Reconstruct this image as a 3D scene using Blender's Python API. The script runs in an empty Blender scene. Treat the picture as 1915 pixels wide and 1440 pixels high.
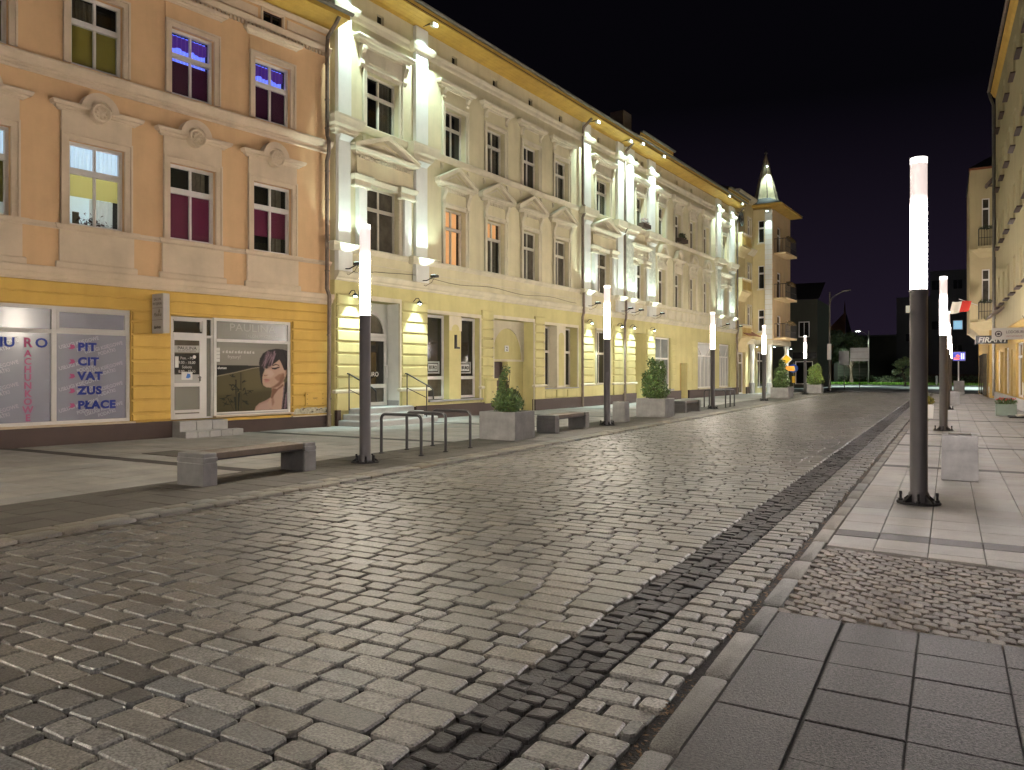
import bpy, math, random
import numpy as np
from mathutils import Vector, Matrix

R = random.Random(11)
scn = bpy.context.scene
COL = scn.collection
PI = math.pi

# ------------------------------------------------------------------ camera
TH = math.radians(29.584)
cd = bpy.data.cameras.new('camera')
cam = bpy.data.objects.new('camera', cd)
COL.objects.link(cam)
cam.location = (0, 0, 1.55)
cam.rotation_euler = (PI / 2, 0, TH)
cd.sensor_fit = 'HORIZONTAL'
cd.sensor_width = 36
cd.lens = 1440 / 1915 * 36
cd.shift_y = -24 / 1915
cd.clip_start = 0.05
cd.clip_end = 2000
scn.camera = cam

# ------------------------------------------------------------------ night sky
wd = bpy.data.worlds.new('World')
scn.world = wd
wd.use_nodes = True
wn = wd.node_tree
wn.nodes.clear()
wo = wn.nodes.new('ShaderNodeOutputWorld')
wb = wn.nodes.new('ShaderNodeBackground')
wt = wn.nodes.new('ShaderNodeTexCoord')
wsx = wn.nodes.new('ShaderNodeSeparateXYZ')
wr = wn.nodes.new('ShaderNodeValToRGB')
wn.links.new(wt.outputs['Generated'], wsx.inputs[0])
wn.links.new(wsx.outputs['Z'], wr.inputs[0])
wr.color_ramp.elements[0].position = 0.0
wr.color_ramp.elements[0].color = (0.0155, 0.0105, 0.0215, 1)
wr.color_ramp.elements[1].position = 0.32
wr.color_ramp.elements[1].color = (0.0017, 0.0015, 0.0026, 1)
wn.links.new(wr.outputs[0], wb.inputs['Color'])
wb.inputs['Strength'].default_value = 1.0
wn.links.new(wb.outputs[0], wo.inputs[0])

vs = scn.view_settings
vs.view_transform = 'Standard'
vs.look = 'None'
vs.gamma = 1
vs.exposure = 0.0
vs.use_curve_mapping = False
scn.cycles.use_denoising = True
scn.cycles.max_bounces = 5
scn.cycles.diffuse_bounces = 3
scn.cycles.glossy_bounces = 3
scn.cycles.transparent_max_bounces = 8
scn.cycles.sample_clamp_indirect = 4
scn.cycles.sample_clamp_direct = 30
scn.cycles.caustics_reflective = False
scn.cycles.caustics_refractive = False

LAMP_L = 640.0          # radiance of the street lamps' light tubes
SPOT_EAVE = 1250.0        # watts
SPOT_UP = 330.0
SPOT_WALL = 620.0
LAMP_COL = (1.0, 0.89, 0.73)
LAMP_COL_R = (1.0, 0.90, 0.87)
COOL = (0.74, 1.0, 0.94)

# ------------------------------------------------------------------ materials
def principled(m):
    return m.node_tree.nodes['Principled BSDF']

MATS = {}
def mat(name, col, rough=0.75, var=0.10, scale=1.2, bump=0.25, bscale=45.0, bdist=0.01, spec=0.35, metal=0.0,
        streak=0.0, tint=False, speck=0.0, sscale=150.0, dirt=None):
    if name in MATS:
        return MATS[name]
    m = bpy.data.materials.new(name)
    m.use_nodes = True
    nt = m.node_tree
    N = nt.nodes
    L = nt.links
    b = N['Principled BSDF']
    b.inputs['Roughness'].default_value = rough
    b.inputs['Specular IOR Level'].default_value = spec
    b.inputs['Metallic'].default_value = metal
    tc = N.new('ShaderNodeTexCoord')
    rgb = N.new('ShaderNodeRGB')
    rgb.outputs[0].default_value = (*col, 1)
    last = rgb.outputs[0]
    def mul(a, fac):
        x = N.new('ShaderNodeMix'); x.data_type = 'RGBA'; x.blend_type = 'MULTIPLY'
        x.inputs['Factor'].default_value = 1
        L.new(a, x.inputs['A']); L.new(fac, x.inputs['B'])
        return x.outputs['Result']
    def ranged(src, lo, hi, a=0.3, c=0.7):
        r = N.new('ShaderNodeMapRange')
        r.inputs['From Min'].default_value = a; r.inputs['From Max'].default_value = c
        r.inputs['To Min'].default_value = lo; r.inputs['To Max'].default_value = hi
        L.new(src, r.inputs['Value'])
        return r.outputs[0]
    if var > 0:
        n = N.new('ShaderNodeTexNoise')
        n.inputs['Scale'].default_value = scale; n.inputs['Detail'].default_value = 6; n.inputs['Roughness'].default_value = 0.65
        L.new(tc.outputs['Object'], n.inputs['Vector'])
        last = mul(last, ranged(n.outputs['Fac'], 1 - var, 1 + var * 0.6))
    if streak > 0:
        mp = N.new('ShaderNodeMapping'); mp.inputs['Scale'].default_value = (1.6, 1.6, 0.22)
        L.new(tc.outputs['Object'], mp.inputs[0])
        n = N.new('ShaderNodeTexNoise'); n.inputs['Scale'].default_value = 1.4; n.inputs['Detail'].default_value = 7
        L.new(mp.outputs[0], n.inputs['Vector'])
        last = mul(last, ranged(n.outputs['Fac'], 1 - streak, 1.0, 0.30, 0.52))
    if speck > 0:
        n = N.new('ShaderNodeTexNoise'); n.inputs['Scale'].default_value = sscale; n.inputs['Detail'].default_value = 3
        L.new(tc.outputs['Object'], n.inputs['Vector'])
        last = mul(last, ranged(n.outputs['Fac'], 1 - speck, 1 + speck, 0.38, 0.62))
    if tint:
        a = N.new('ShaderNodeVertexColor'); a.layer_name = 'tint'
        last = mul(last, a.outputs['Color'])
    L.new(last, b.inputs['Base Color'])
    if bump > 0:
        n = N.new('ShaderNodeTexNoise'); n.inputs['Scale'].default_value = bscale; n.inputs['Detail'].default_value = 5
        n.inputs['Roughness'].default_value = 0.7
        L.new(tc.outputs['Object'], n.inputs['Vector'])
        bp = N.new('ShaderNodeBump'); bp.inputs['Strength'].default_value = bump; bp.inputs['Distance'].default_value = bdist
        L.new(n.outputs['Fac'], bp.inputs['Height']); L.new(bp.outputs[0], b.inputs['Normal'])
        rn = ranged(n.outputs['Fac'], max(0.03, rough - 0.08), min(1, rough + 0.12))
        L.new(rn, b.inputs['Roughness'])
    MATS[name] = m
    return m

def emat(name, col, s):
    if name in MATS:
        return MATS[name]
    m = bpy.data.materials.new(name); m.use_nodes = True
    b = principled(m)
    b.inputs['Base Color'].default_value = (*[min(0.8, c) for c in col], 1)
    b.inputs['Emission Color'].default_value = (*col, 1)
    b.inputs['Emission Strength'].default_value = s
    b.inputs['Roughness'].default_value = 0.4
    MATS[name] = m
    return m

def clear_glass():
    if 'clear_glass' in MATS:
        return MATS['clear_glass']
    m = bpy.data.materials.new('clear_glass'); m.use_nodes = True
    nt = m.node_tree; nt.nodes.clear(); N = nt.nodes; L = nt.links
    o = N.new('ShaderNodeOutputMaterial'); mx = N.new('ShaderNodeMixShader'); t = N.new('ShaderNodeBsdfTransparent')
    g = N.new('ShaderNodeBsdfGlossy'); g.inputs['Roughness'].default_value = 0.03; lw = N.new('ShaderNodeLayerWeight'); lw.inputs[0].default_value = 0.5; pw_ = N.new('ShaderNodeMath'); pw_.operation = 'POWER'; pw_.inputs[1].default_value = 4.0; L.new(lw.outputs['Facing'], pw_.inputs[0]); f = N.new('ShaderNodeMath'); f.operation = 'MULTIPLY_ADD'; f.inputs[1].default_value = 0.9; f.inputs[2].default_value = 0.03; L.new(pw_.outputs[0], f.inputs[0])
    t.inputs[0].default_value = (0.92, 0.94, 0.93, 1)
    L.new(f.outputs[0], mx.inputs[0]); L.new(t.outputs[0], mx.inputs[1]); L.new(g.outputs[0], mx.inputs[2]); L.new(mx.outputs[0], o.inputs[0])
    MATS['clear_glass'] = m
    return m

M_peach = mat('peach_render', (0.66, 0.425, 0.230), 0.85, 0.13, 0.6, 0.25, 90, streak=0.10)
M_cream = mat('cream_trim', (0.63, 0.50, 0.36), 0.8, 0.12, 1.5, 0.2, 70, streak=0.10)
M_ochre = mat('ochre_render', (0.58, 0.365, 0.085), 0.8, 0.13, 0.9, 0.25, 80, streak=0.10)
M_brown = mat('brown_plinth', (0.040, 0.022, 0.018), 0.6, 0.2, 2, 0.3, 60)
M_bwall = mat('pale_yellow_render', (0.62, 0.555, 0.36), 0.85, 0.13, 0.8, 0.25, 80, streak=0.12)
M_bground = mat('yellow_render', (0.56, 0.495, 0.225), 0.82, 0.13, 0.9, 0.25, 80, streak=0.12)
M_btrim = mat('stone_cream_trim', (0.64, 0.575, 0.425), 0.8, 0.10, 1.6, 0.25, 70, streak=0.15)
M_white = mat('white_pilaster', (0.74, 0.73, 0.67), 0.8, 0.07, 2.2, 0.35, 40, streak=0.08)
M_soffit = mat('golden_eave_boards', (0.52, 0.335, 0.07), 0.5, 0.18, 2.0, 0.2, 25, streak=0.1)
M_roof = mat('dark_roof', (0.022, 0.020, 0.020), 0.7, 0.25, 2, 0.4, 18)
M_pvc = mat('white_window_frame', (0.72, 0.68, 0.64), 0.4, 0.05, 3, 0.0)
M_oldframe = mat('old_painted_frame', (0.60, 0.56, 0.47), 0.55, 0.12, 5, 0.1, 50)
M_glass = mat('dark_window_glass', (0.010, 0.010, 0.010), 0.04, 0.0, bump=0.0, spec=0.5)
M_glass2 = mat('dim_curtained_glass', (0.060, 0.052, 0.040), 0.05, 0.5, 3.0, 0.0, spec=0.5)
M_gutter = mat('zinc_gutter', (0.13, 0.12, 0.10), 0.45, 0.3, 4, 0.15, 30, metal=0.5)
M_pipe = mat('worn_downpipe', (0.17, 0.13, 0.10), 0.55, 0.35, 4, 0.2, 30, metal=0.2)
M_pole = mat('anthracite_powder_coat', (0.080, 0.072, 0.076), 0.40, 0.08, 6, 0.12, 160, spec=0.5)
M_rack = mat('dark_rack_paint', (0.026, 0.024, 0.026), 0.35, 0.1, 6, 0.1, 120, spec=0.5)
M_iron = mat('black_iron', (0.014, 0.013, 0.014), 0.5, 0.2, 8, 0.25, 90)
M_concrete = mat('cast_concrete', (0.20, 0.195, 0.188), 0.8, 0.30, 3.5, 0.3, 70, streak=0.14)
M_plank = mat('bench_timber', (0.085, 0.062, 0.044), 0.55, 0.25, 6, 0.3, 30)
M_step = mat('grey_step_stone', (0.30, 0.29, 0.28), 0.6, 0.12, 4, 0.2, 80)
M_sett = mat('granite_setts', (0.112, 0.106, 0.093), 0.355, 0.34, 14, 0.45, 60, bdist=0.010, spec=0.75, tint=True, speck=0.5, sscale=80)
M_dsett = mat('dark_basalt_cubes', (0.020, 0.018, 0.017), 0.60, 0.25, 12, 0.9, 60, bdist=0.012, spec=0.3, tint=True, speck=0.2)
M_joint = mat('joint_sand', (0.020, 0.018, 0.014), 0.95, 0.45, 7, 0.8, 45, bdist=0.02)
M_slab = mat('pale_paving_slabs', (0.275, 0.262, 0.240), 0.66, 0.26, 1.3, 0.35, 150, tint=True, speck=0.14)
M_dslab = mat('grey_speckled_slabs', (0.024, 0.021, 0.020), 0.62, 0.26, 1.6, 0.9, 110, tint=True, speck=1.0, sscale=75)
M_mslab = mat('charcoal_slabs', (0.074, 0.067, 0.056), 0.72, 0.2, 3, 0.4, 120, tint=True, speck=0.25)
M_stripe = mat('dark_band_slabs', (0.034, 0.030, 0.028), 0.7, 0.2, 3, 0.4, 120, tint=True, speck=0.25)
M_kerb = mat('kerb_granite', (0.145, 0.134, 0.113), 0.65, 0.2, 5, 0.7, 70, tint=True, speck=0.28)
M_cobble = mat('small_cobbles', (0.128, 0.108, 0.084), 0.6, 0.25, 10, 0.9, 70, bdist=0.012, tint=True, speck=0.3)
M_asphalt = mat('asphalt', (0.062, 0.062, 0.064), 0.8, 0.2, 1.5, 0.4, 120)
M_leaf = mat('shrub_leaves', (0.060, 0.105, 0.028), 0.45, 0.2, 6, 0.0, tint=True)
M_leafd = mat('dark_tree_leaves', (0.040, 0.055, 0.026), 0.55, 0.2, 3, 0.0, tint=True)
M_stem = mat('woody_stem', (0.075, 0.052, 0.035), 0.8, 0.2, 20, 0.3, 60)
M_soil = mat('planter_soil', (0.030, 0.022, 0.016), 0.95, 0.3, 20, 0.8, 50)
M_film = mat('lavender_window_film', (0.185, 0.182, 0.222), 0.18, 0.06, 1, 0.0, spec=0.6)

# ------------------------------------------------------------------ mesh building
OX = 0.0        # shift along a facade, so that a building's Empty can stand at its own corner

class MB:
    def __init__(s):
        s.v = []; s.f = []; s.smooth = False
    def add(s, vs, fs):
        o = len(s.v)
        s.v.extend(vs); s.f.extend([tuple(i + o for i in f) for f in fs])
        return s
    def box(s, x0, x1, y0, y1, z0, z1):
        return s.add([(x0, y0, z0), (x1, y0, z0), (x1, y1, z0), (x0, y1, z0), (x0, y0, z1), (x1, y0, z1), (x1, y1, z1), (x0, y1, z1)],
                     [(0, 3, 2, 1), (4, 5, 6, 7), (0, 1, 5, 4), (1, 2, 6, 5), (2, 3, 7, 6), (3, 0, 4, 7)])
    def cbox(s, x0, x1, y0, y1, z0, z1, c=0.01):
        """a box whose front (low y) edges are chamfered"""
        r0 = [(x0, y1, z0), (x1, y1, z0), (x1, y1, z1), (x0, y1, z1)]
        r1 = [(x0, y0 + c, z0), (x1, y0 + c, z0), (x1, y0 + c, z1), (x0, y0 + c, z1)]
        r2 = [(x0 + c, y0, z0 + c), (x1 - c, y0, z0 + c), (x1 - c, y0, z1 - c), (x0 + c, y0, z1 - c)]
        return s.loft([r0, r1, r2], cap=True)
    def tbox(s, x0, x1, y0, y1, z0, z1, c=0.01):
        """a box with bevelled top and upright edges"""
        def ring(i, z):
            a0, a1, b0, b1 = x0 + i, x1 - i, y0 + i, y1 - i
            return [(a0 + c, b0, z), (a1 - c, b0, z), (a1, b0 + c, z), (a1, b1 - c, z), (a1 - c, b1, z), (a0 + c, b1, z), (a0, b1 - c, z), (a0, b0 + c, z)]
        return s.loft([ring(0, z0), ring(0, z1 - c), ring(c, z1)], cap=True)
    def loft(s, rings, cap=True, closed=True, cap0=True):
        o = len(s.v); n = len(rings[0])
        for r in rings:
            s.v.extend(r)
        for k in range(len(rings) - 1):
            for i in range(n if closed else n - 1):
                j = (i + 1) % n
                s.f.append((o + k * n + i, o + k * n + j, o + (k + 1) * n + j, o + (k + 1) * n + i))
        if cap:
            s.f.append(tuple(o + (len(rings) - 1) * n + i for i in range(n)))
            if cap0:
                s.f.append(tuple(o + n - 1 - i for i in range(n)))
        return s
    def prism(s, pts, y0, y1):
        """polygon in (x, z), extruded from y0 to y1"""
        return s.loft([[(x, y0, z) for x, z in pts], [(x, y1, z) for x, z in pts]])
    def stack(s, x0, x1, prof, ends=True, yb=0.02):
        """moulding: prof is [(z, out), ...] from bottom to top; returns at the ends when ends"""
        rings = []
        for z, p in prof:
            e = p if ends else 0
            rings.append([(x0 - e, yb, z), (x0 - e, -p, z), (x1 + e, -p, z), (x1 + e, yb, z)])
        return s.loft(rings)
    def rot(s, prof, cx, cy, z0=0.0, n=16, a0=0.0):
        """lathe about an upright axis; prof [(r, z)]"""
        rings = [[(cx + r * math.cos(a0 + 2 * PI * i / n), cy + r * math.sin(a0 + 2 * PI * i / n), z0 + z) for i in range(n)] for r, z in prof]
        return s.loft(rings)
    def disc(s, prof, cx, cz, n=20, yb=0.0):
        """lathe about an axis pointing out of the facade; prof [(r, out)]"""
        rings = [[(cx + r * math.cos(2 * PI * i / n), yb - o, cz + r * math.sin(2 * PI * i / n)) for i in range(n)] for r, o in prof]
        return s.loft(rings)
    def arch(s, cx, cz, r0, r1, y0, y1, a0=0.0, a1=PI, n=14):
        pts = [(cx + r1 * math.cos(a0 + (a1 - a0) * i / n), cz + r1 * math.sin(a0 + (a1 - a0) * i / n)) for i in range(n + 1)]
        pin = [(cx + r0 * math.cos(a0 + (a1 - a0) * i / n), cz + r0 * math.sin(a0 + (a1 - a0) * i / n)) for i in range(n + 1)]
        o = len(s.v)
        for (ax, az), (bx, bz) in zip(pts, pin):
            s.v.extend([(ax, y0, az), (ax, y1, az), (bx, y1, bz), (bx, y0, bz)])
        for i in range(n):
            a = o + 4 * i; b = a + 4
            for k in range(4):
                s.f.append((a + k, b + k, b + (k + 1) % 4, a + (k + 1) % 4))
        s.f.append((o, o + 1, o + 2, o + 3)); e = o + 4 * n
        s.f.append((e + 3, e + 2, e + 1, e))
        return s
    def tube(s, path, r, n=8):
        P = [Vector(p) for p in path]
        rings = []
        up = None
        for i, p in enumerate(P):
            d = (P[min(i + 1, len(P) - 1)] - P[max(i - 1, 0)]).normalized()
            if up is None or abs(d.dot(up)) > 0.98:
                up = Vector((0, 0, 1)) if abs(d.z) < 0.9 else Vector((0, 1, 0))
            a = d.cross(up).normalized(); b = d.cross(a).normalized()
            up = -b if b.dot(up) < 0 else b
            rr = r[i] if isinstance(r, (list, tuple)) else r
            rings.append([tuple(p + a * rr * math.cos(2 * PI * k / n) + up * rr * math.sin(2 * PI * k / n)) for k in range(n)])
        return s.loft(rings)
    def build(s, name, m, parent=None, smooth=False, tint=None):
        me = bpy.data.meshes.new(name)
        v = [(x - OX, y, z) for x, y, z in s.v] if OX else s.v
        me.from_pydata(v, [], s.f)
        me.materials.append(m)
        if smooth:
            me.shade_smooth()
            try:
                me.set_sharp_from_angle(angle=math.radians(40))
            except Exception:
                pass
        if tint is not None:
            set_tint(me, tint)
        o = bpy.data.objects.new(name, me)
        COL.objects.link(o)
        o.parent = parent
        return o

def set_tint(me, cols):
    ca = me.color_attributes.new('tint', 'FLOAT_COLOR', 'POINT')
    a = np.ones((len(me.vertices), 4), dtype=np.float32)
    a[:, :3] = cols
    ca.data.foreach_set('color', a.ravel())

def thing(name, label, cat, loc=(0, 0, 0), rz=0.0, group=None):
    o = bpy.data.objects.new(name, None)
    COL.objects.link(o)
    o.location = loc; o.rotation_euler = (0, 0, rz)
    o.empty_display_size = 0.2
    o['label'] = label; o['category'] = cat
    if group:
        o['group'] = group
    return o

def tag(o, label, cat, group=None):
    o['label'] = label; o['category'] = cat
    if group:
        o['group'] = group
    return o

def dup(root, loc, rz, label, group=None):
    r = root.copy(); COL.objects.link(r); r.location = loc; r.rotation_euler = (0, 0, rz); r['label'] = label
    if group:
        r['group'] = group
    for ch in list(root.children):
        c = ch.copy(); COL.objects.link(c); c.parent = r
        for g in list(ch.children):
            d = g.copy(); COL.objects.link(d); d.parent = c
    return r

def text(body, size, x, z, y, m, parent, name='lettering', bold=0.0, rot=0.0, align='LEFT', xs=1.0, shear=0.0, spacing=1.0):
    c = bpy.data.curves.new('lettering', 'FONT')
    c.body = body; c.size = size; c.offset = bold * size; c.extrude = 0.0008; c.align_x = align; c.shear = shear; c.space_character = spacing
    c.resolution_u = 3
    t = bpy.data.objects.new('lettering_source', c)
    COL.objects.link(t)
    dg = bpy.context.evaluated_depsgraph_get()
    me = bpy.data.meshes.new_from_object(t.evaluated_get(dg))
    bpy.data.objects.remove(t)
    bpy.data.curves.remove(c)
    n = len(me.vertices)
    co = np.empty(n * 3, dtype=np.float32); me.vertices.foreach_get('co', co); co = co.reshape(-1, 3)
    out = np.empty_like(co)
    cr, sr = math.cos(rot), math.sin(rot)
    px, pz = co[:, 0] * xs, co[:, 1]
    out[:, 0] = x - OX + px * cr - pz * sr; out[:, 2] = z + px * sr + pz * cr; out[:, 1] = y - co[:, 2]
    me.vertices.foreach_set('co', out.ravel())
    me.update()
    me.name = name
    me.materials.clear(); me.materials.append(m)
    o = bpy.data.objects.new(name, me)
    COL.objects.link(o); o.parent = parent
    return o

def flat(pts, y, m, parent, name, t=0.001):
    """flat printed shape: polygon in (x, z) with a hair of thickness"""
    return MB().prism(pts, y - t, y).build(name, m, parent)

def spot_light(name, parent, loc, target, power, col, size, blend=0.5, radius=0.05):
    ld = bpy.data.lights.new(name, 'SPOT')
    ld.energy = power; ld.color = col; ld.spot_size = math.radians(size); ld.spot_blend = blend; ld.shadow_soft_size = radius
    o = bpy.data.objects.new(name, ld)
    COL.objects.link(o); o.parent = parent
    d = Vector(target) - Vector(loc)
    o.location = loc
    o.rotation_euler = d.to_track_quat('-Z', 'Y').to_euler()
    return o
# ------------------------------------------------------------------ ground
CT, ST = math.cos(TH), math.sin(TH)
def project(X, Y, Z=0.0):
    d = Y * CT - X * ST
    if d < 0.5:
        return None
    return 957.5 + 1440 * (X * CT + Y * ST) / d, 696 - 1440 * (Z - 1.55) / d, d

def structure(name, mb, m):
    o = mb.build(name, m); o['kind'] = 'structure'
    return o

def sheet(x0, x1, y0, y1, z, name, m):
    return structure(name, MB().add([(x0, y0, z), (x1, y0, z), (x1, y1, z), (x0, y1, z)], [(0, 1, 2, 3)]), m)

def outline8(q, k):
    out = []
    for i in range(4):
        a, b, c = q[i - 1], q[i], q[(i + 1) % 4]
        for o, kk in ((a, k), (c, k)):
            L = math.hypot(o[0] - b[0], o[1] - b[1])
            t = min(0.45, kk / max(L, 1e-6))
            out.append((b[0] + (o[0] - b[0]) * t, b[1] + (o[1] - b[1]) * t))
    return out

def piece_geo(p):
    q, zt, h, bev, dome, rnd, tilt = p['q'], p['z'], p['h'], p['bev'], p['dome'], p['rnd'], p['tilt']
    ol = outline8(q, rnd) if rnd > 0 else q
    cx = sum(a for a, b in q) / 4; cy = sum(b for a, b in q) / 4
    n = len(ol)
    def zz(x, y, z):
        return z + tilt[0] * (x - cx) + tilt[1] * (y - cy)
    v = [(x, y, zt - h) for x, y in ol]
    v += [(x, y, zz(x, y, zt - bev)) for x, y in ol]
    sx = []
    for x, y in ol:
        L = math.hypot(x - cx, y - cy)
        t = max(0.3, 1 - bev * 1.5 / L)
        xx, yy = cx + (x - cx) * t, cy + (y - cy) * t
        sx.append((xx, yy, zz(xx, yy, zt)))
    v += sx
    f = []
    for k in range(2):
        for i in range(n):
            j = (i + 1) % n
            f.append((k * n + i, k * n + j, (k + 1) * n + j, (k + 1) * n + i))
    if dome > 0:
        v.append((cx, cy, zt + dome))
        f += [(2 * n + i, 2 * n + (i + 1) % n, 3 * n) for i in range(n)]
    else:
        f.append(tuple(2 * n + i for i in range(n)))
    return v, f

def lay(pieces, single, mass, m, parent, limit=300, smooth=True):
    """the pieces that show largest become objects of their own, the rest one mass"""
    def size(p):
        cx = sum(a for a, b in p['q']) / 4; cy = sum(b for a, b in p['q']) / 4
        pr = project(cx, cy)
        if pr is None or not (-20 < pr[0] < 1935 and pr[1] < 1455):
            return 0
        (x0, y0), (x1, y1), (x2, y2) = p['q'][0], p['q'][1], p['q'][2]
        area = abs((x1 - x0) * (y2 - y0) - (x2 - x0) * (y1 - y0))
        return area / pr[2] ** 3
    pieces = sorted(pieces, key=size, reverse=True)
    for p in pieces[:limit]:
        if size(p) == 0 and limit > 0:
            break
        v, f = piece_geo(p)
        mb = MB(); mb.v = v; mb.f = f
        mb.build(single, m, parent, smooth=smooth, tint=np.array(p['tint']))
        p['done'] = True
    rest = [p for p in pieces if 'done' not in p]
    if rest:
        V, F, T = [], [], []
        for p in rest:
            v, f = piece_geo(p)
            o = len(V)
            V.extend(v); F.extend([tuple(i + o for i in q) for q in f]); T.extend([p['tint']] * len(v))
        mb = MB(); mb.v = V; mb.f = F
        o = mb.build(mass, m, parent, smooth=smooth, tint=np.array(T))
        o['kind'] = 'stuff'

def P(x0, x1, y0, y1, z, tint, j=0.0, h=0.05, bev=0.01, dome=0.0, rnd=0.0, tl=0.0):
    r = R.uniform
    q = [(x0 + r(-j, j), y0 + r(-j, j)), (x1 + r(-j, j), y0 + r(-j, j)), (x1 + r(-j, j), y1 + r(-j, j)), (x0 + r(-j, j), y1 + r(-j, j))]
    return dict(q=q, z=z, h=h, bev=bev, dome=dome, rnd=rnd, tilt=(r(-tl, tl), r(-tl, tl)), tint=tint)

def stone_tint(spread=0.25, warm=0.032):
    b = 1 + R.gauss(0, spread)
    b = max(0.45, min(1.5, b))
    w = R.gauss(0, warm)
    return (b * (1 + w), b * (1 + w * 0.25), b * (1 - w * 0.9))

from mathutils import noise as mnoise
def worn(t, x, y):
    """patches of older and newer stone, and paler wheel tracks"""
    k = 1 + 0.30 * mnoise.noise(Vector((x * 0.55, y * 0.30, 1.7))) + 0.16 * mnoise.noise(Vector((x * 1.6, y * 1.1, 8.3)))
    k *= 1 + 0.10 * math.exp(-((x + 3.1) / 0.35) ** 2) + 0.10 * math.exp(-((x + 4.7) / 0.35) ** 2)
    w = 0.06 * mnoise.noise(Vector((x * 0.4, y * 0.25, 5.1)))
    return (t[0] * k * (1 + w), t[1] * k, t[2] * k * (1 - w))
sheet(-400, 400, -60, 600, -0.10, 'ground', M_asphalt)
road = sheet(-7.42, -1.09, -3, 68, -0.030, 'road', M_joint)
# main carriageway of granite setts laid in courses across the street
pcs = []
y = -1.2
while y < 66:
    pitch = R.uniform(0.156, 0.188)
    x = -7.24 + R.uniform(-0.05, 0.1)
    first = True
    while x < -1.96:
        L = R.choice((0.20, 0.23, 0.26, 0.28, 0.31, 0.33, 0.37)) + R.uniform(-0.02, 0.02)
        if first:
            x = -7.25; L = R.uniform(0.12, 0.32); first = False
        x1 = x + L
        if x1 > -2.06:
            x1 = -1.915 + R.uniform(-0.015, 0.015)
        g = R.uniform(0.0065, 0.013)
        far = y > 30
        pcs.append(P(x + g, x1 - g, y + g, y + pitch - g, R.gauss(0, 0.003), worn(stone_tint(), x, y), 0.008, 0.04, 0.008, 0.0,
                     0.0 if far else R.uniform(0.008, 0.024), 0.020))
        x = x1
    y += pitch
# edge strip of setts beside the right kerb
y = -1.2
k = 0
while y < 66:
    pitch = R.uniform(0.135, 0.175)
    sp = -1.32 + (0.06 if k % 2 else -0.055) + R.uniform(-0.02, 0.02)
    for a, b in ((-1.535, sp), (sp, -1.145 + R.uniform(-0.012, 0.012))):
        g = R.uniform(0.006, 0.011)
        far = y > 30
        pcs.append(P(a + g, b - g, y + g, y + pitch - g, R.gauss(0, 0.004), tuple(c * 1.05 for c in stone_tint()), 0.007, 0.04, 0.008, 0.0,
                     0.0 if far else R.uniform(0.008, 0.022), 0.020))
    y += pitch; k += 1
lay(pcs, 'sett', 'far_setts', M_sett, road, smooth=False)
# dark band of small basalt cubes
band = sheet(-1.92, -1.53, -3, 68, -0.024, 'road_band', M_joint)
pcs = []
y = -1.2
while y < 66:
    pitch = R.uniform(0.098, 0.126)
    xs = [-1.905]
    for c in range(2):
        xs.append(-1.905 + 0.121 * (c + 1) + R.uniform(-0.022, 0.022))
    xs.append(-1.545)
    for a, b in zip(xs, xs[1:]):
        g = R.uniform(0.002, 0.006)
        far = y > 22
        dy = R.uniform(-0.012, 0.012)
        pcs.append(P(a + g, b - g, y + g + dy, y + pitch - g + dy, -0.003 + R.gauss(0, 0.005), stone_tint(0.25, 0.06), 0.010, 0.035, 0.006, 0.0,
                     0.0 if far else R.uniform(0.004, 0.014), 0.10))
    y += pitch
lay(pcs, 'basalt_cube', 'far_basalt_cubes', M_dsett, band, smooth=False)
# kerbs
kerb = sheet(-1.16, -0.94, -3, 66, -0.022, 'kerb', M_joint)
pcs = []
y = -1.0
while y < 65:
    L = R.uniform(0.6, 0.9)
    pcs.append(P(-1.085 + R.uniform(-0.012, 0.012), -0.958, y + 0.006, y + L - 0.006, 0.012 + R.gauss(0, 0.003), stone_tint(0.13, 0.06), 0.006, 0.08, 0.014, 0.003, 0.02, 0.01))
    y += L
lay(pcs, 'kerb_stone', 'far_kerb_stones', M_kerb, kerb)
kerb2 = sheet(-7.83, -7.40, -3, 66, -0.022, 'kerb', M_joint)
pcs = []
for a, b in ((-7.80, -7.60), (-7.60, -7.40)):
    y = -1 + R.uniform(0, 0.2)
    while y < 65:
        L = R.uniform(0.26, 0.46)
        pcs.append(P(a + 0.005, b - 0.005, y + 0.005, y + L - 0.005, 0.020 + R.gauss(0, 0.003), stone_tint(0.12, 0.06), 0.005, 0.08, 0.010, 0.002, 0.012, 0.01))
        y += L
lay(pcs, 'kerb_stone', 'far_kerb_stones', M_kerb, kerb2)
gut = sheet(-7.42, -7.24, -3, 66, -0.026, 'gutter_strip', M_joint)
gut['kind'] = 'structure'
pcs = []
y = -1
while y < 60:
    L = R.uniform(0.10, 0.2)
    pcs.append(P(-7.395, -7.265, y + 0.008, y + L - 0.008, -0.012 + R.gauss(0, 0.005), tuple(c * 0.42 for c in stone_tint(0.2, 0.06)), 0.01, 0.03, 0.010, 0.004, 0.02, 0.05))
    y += L
lay(pcs, 'gutter_sett', 'far_gutter_setts', M_sett, gut, limit=150)

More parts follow.
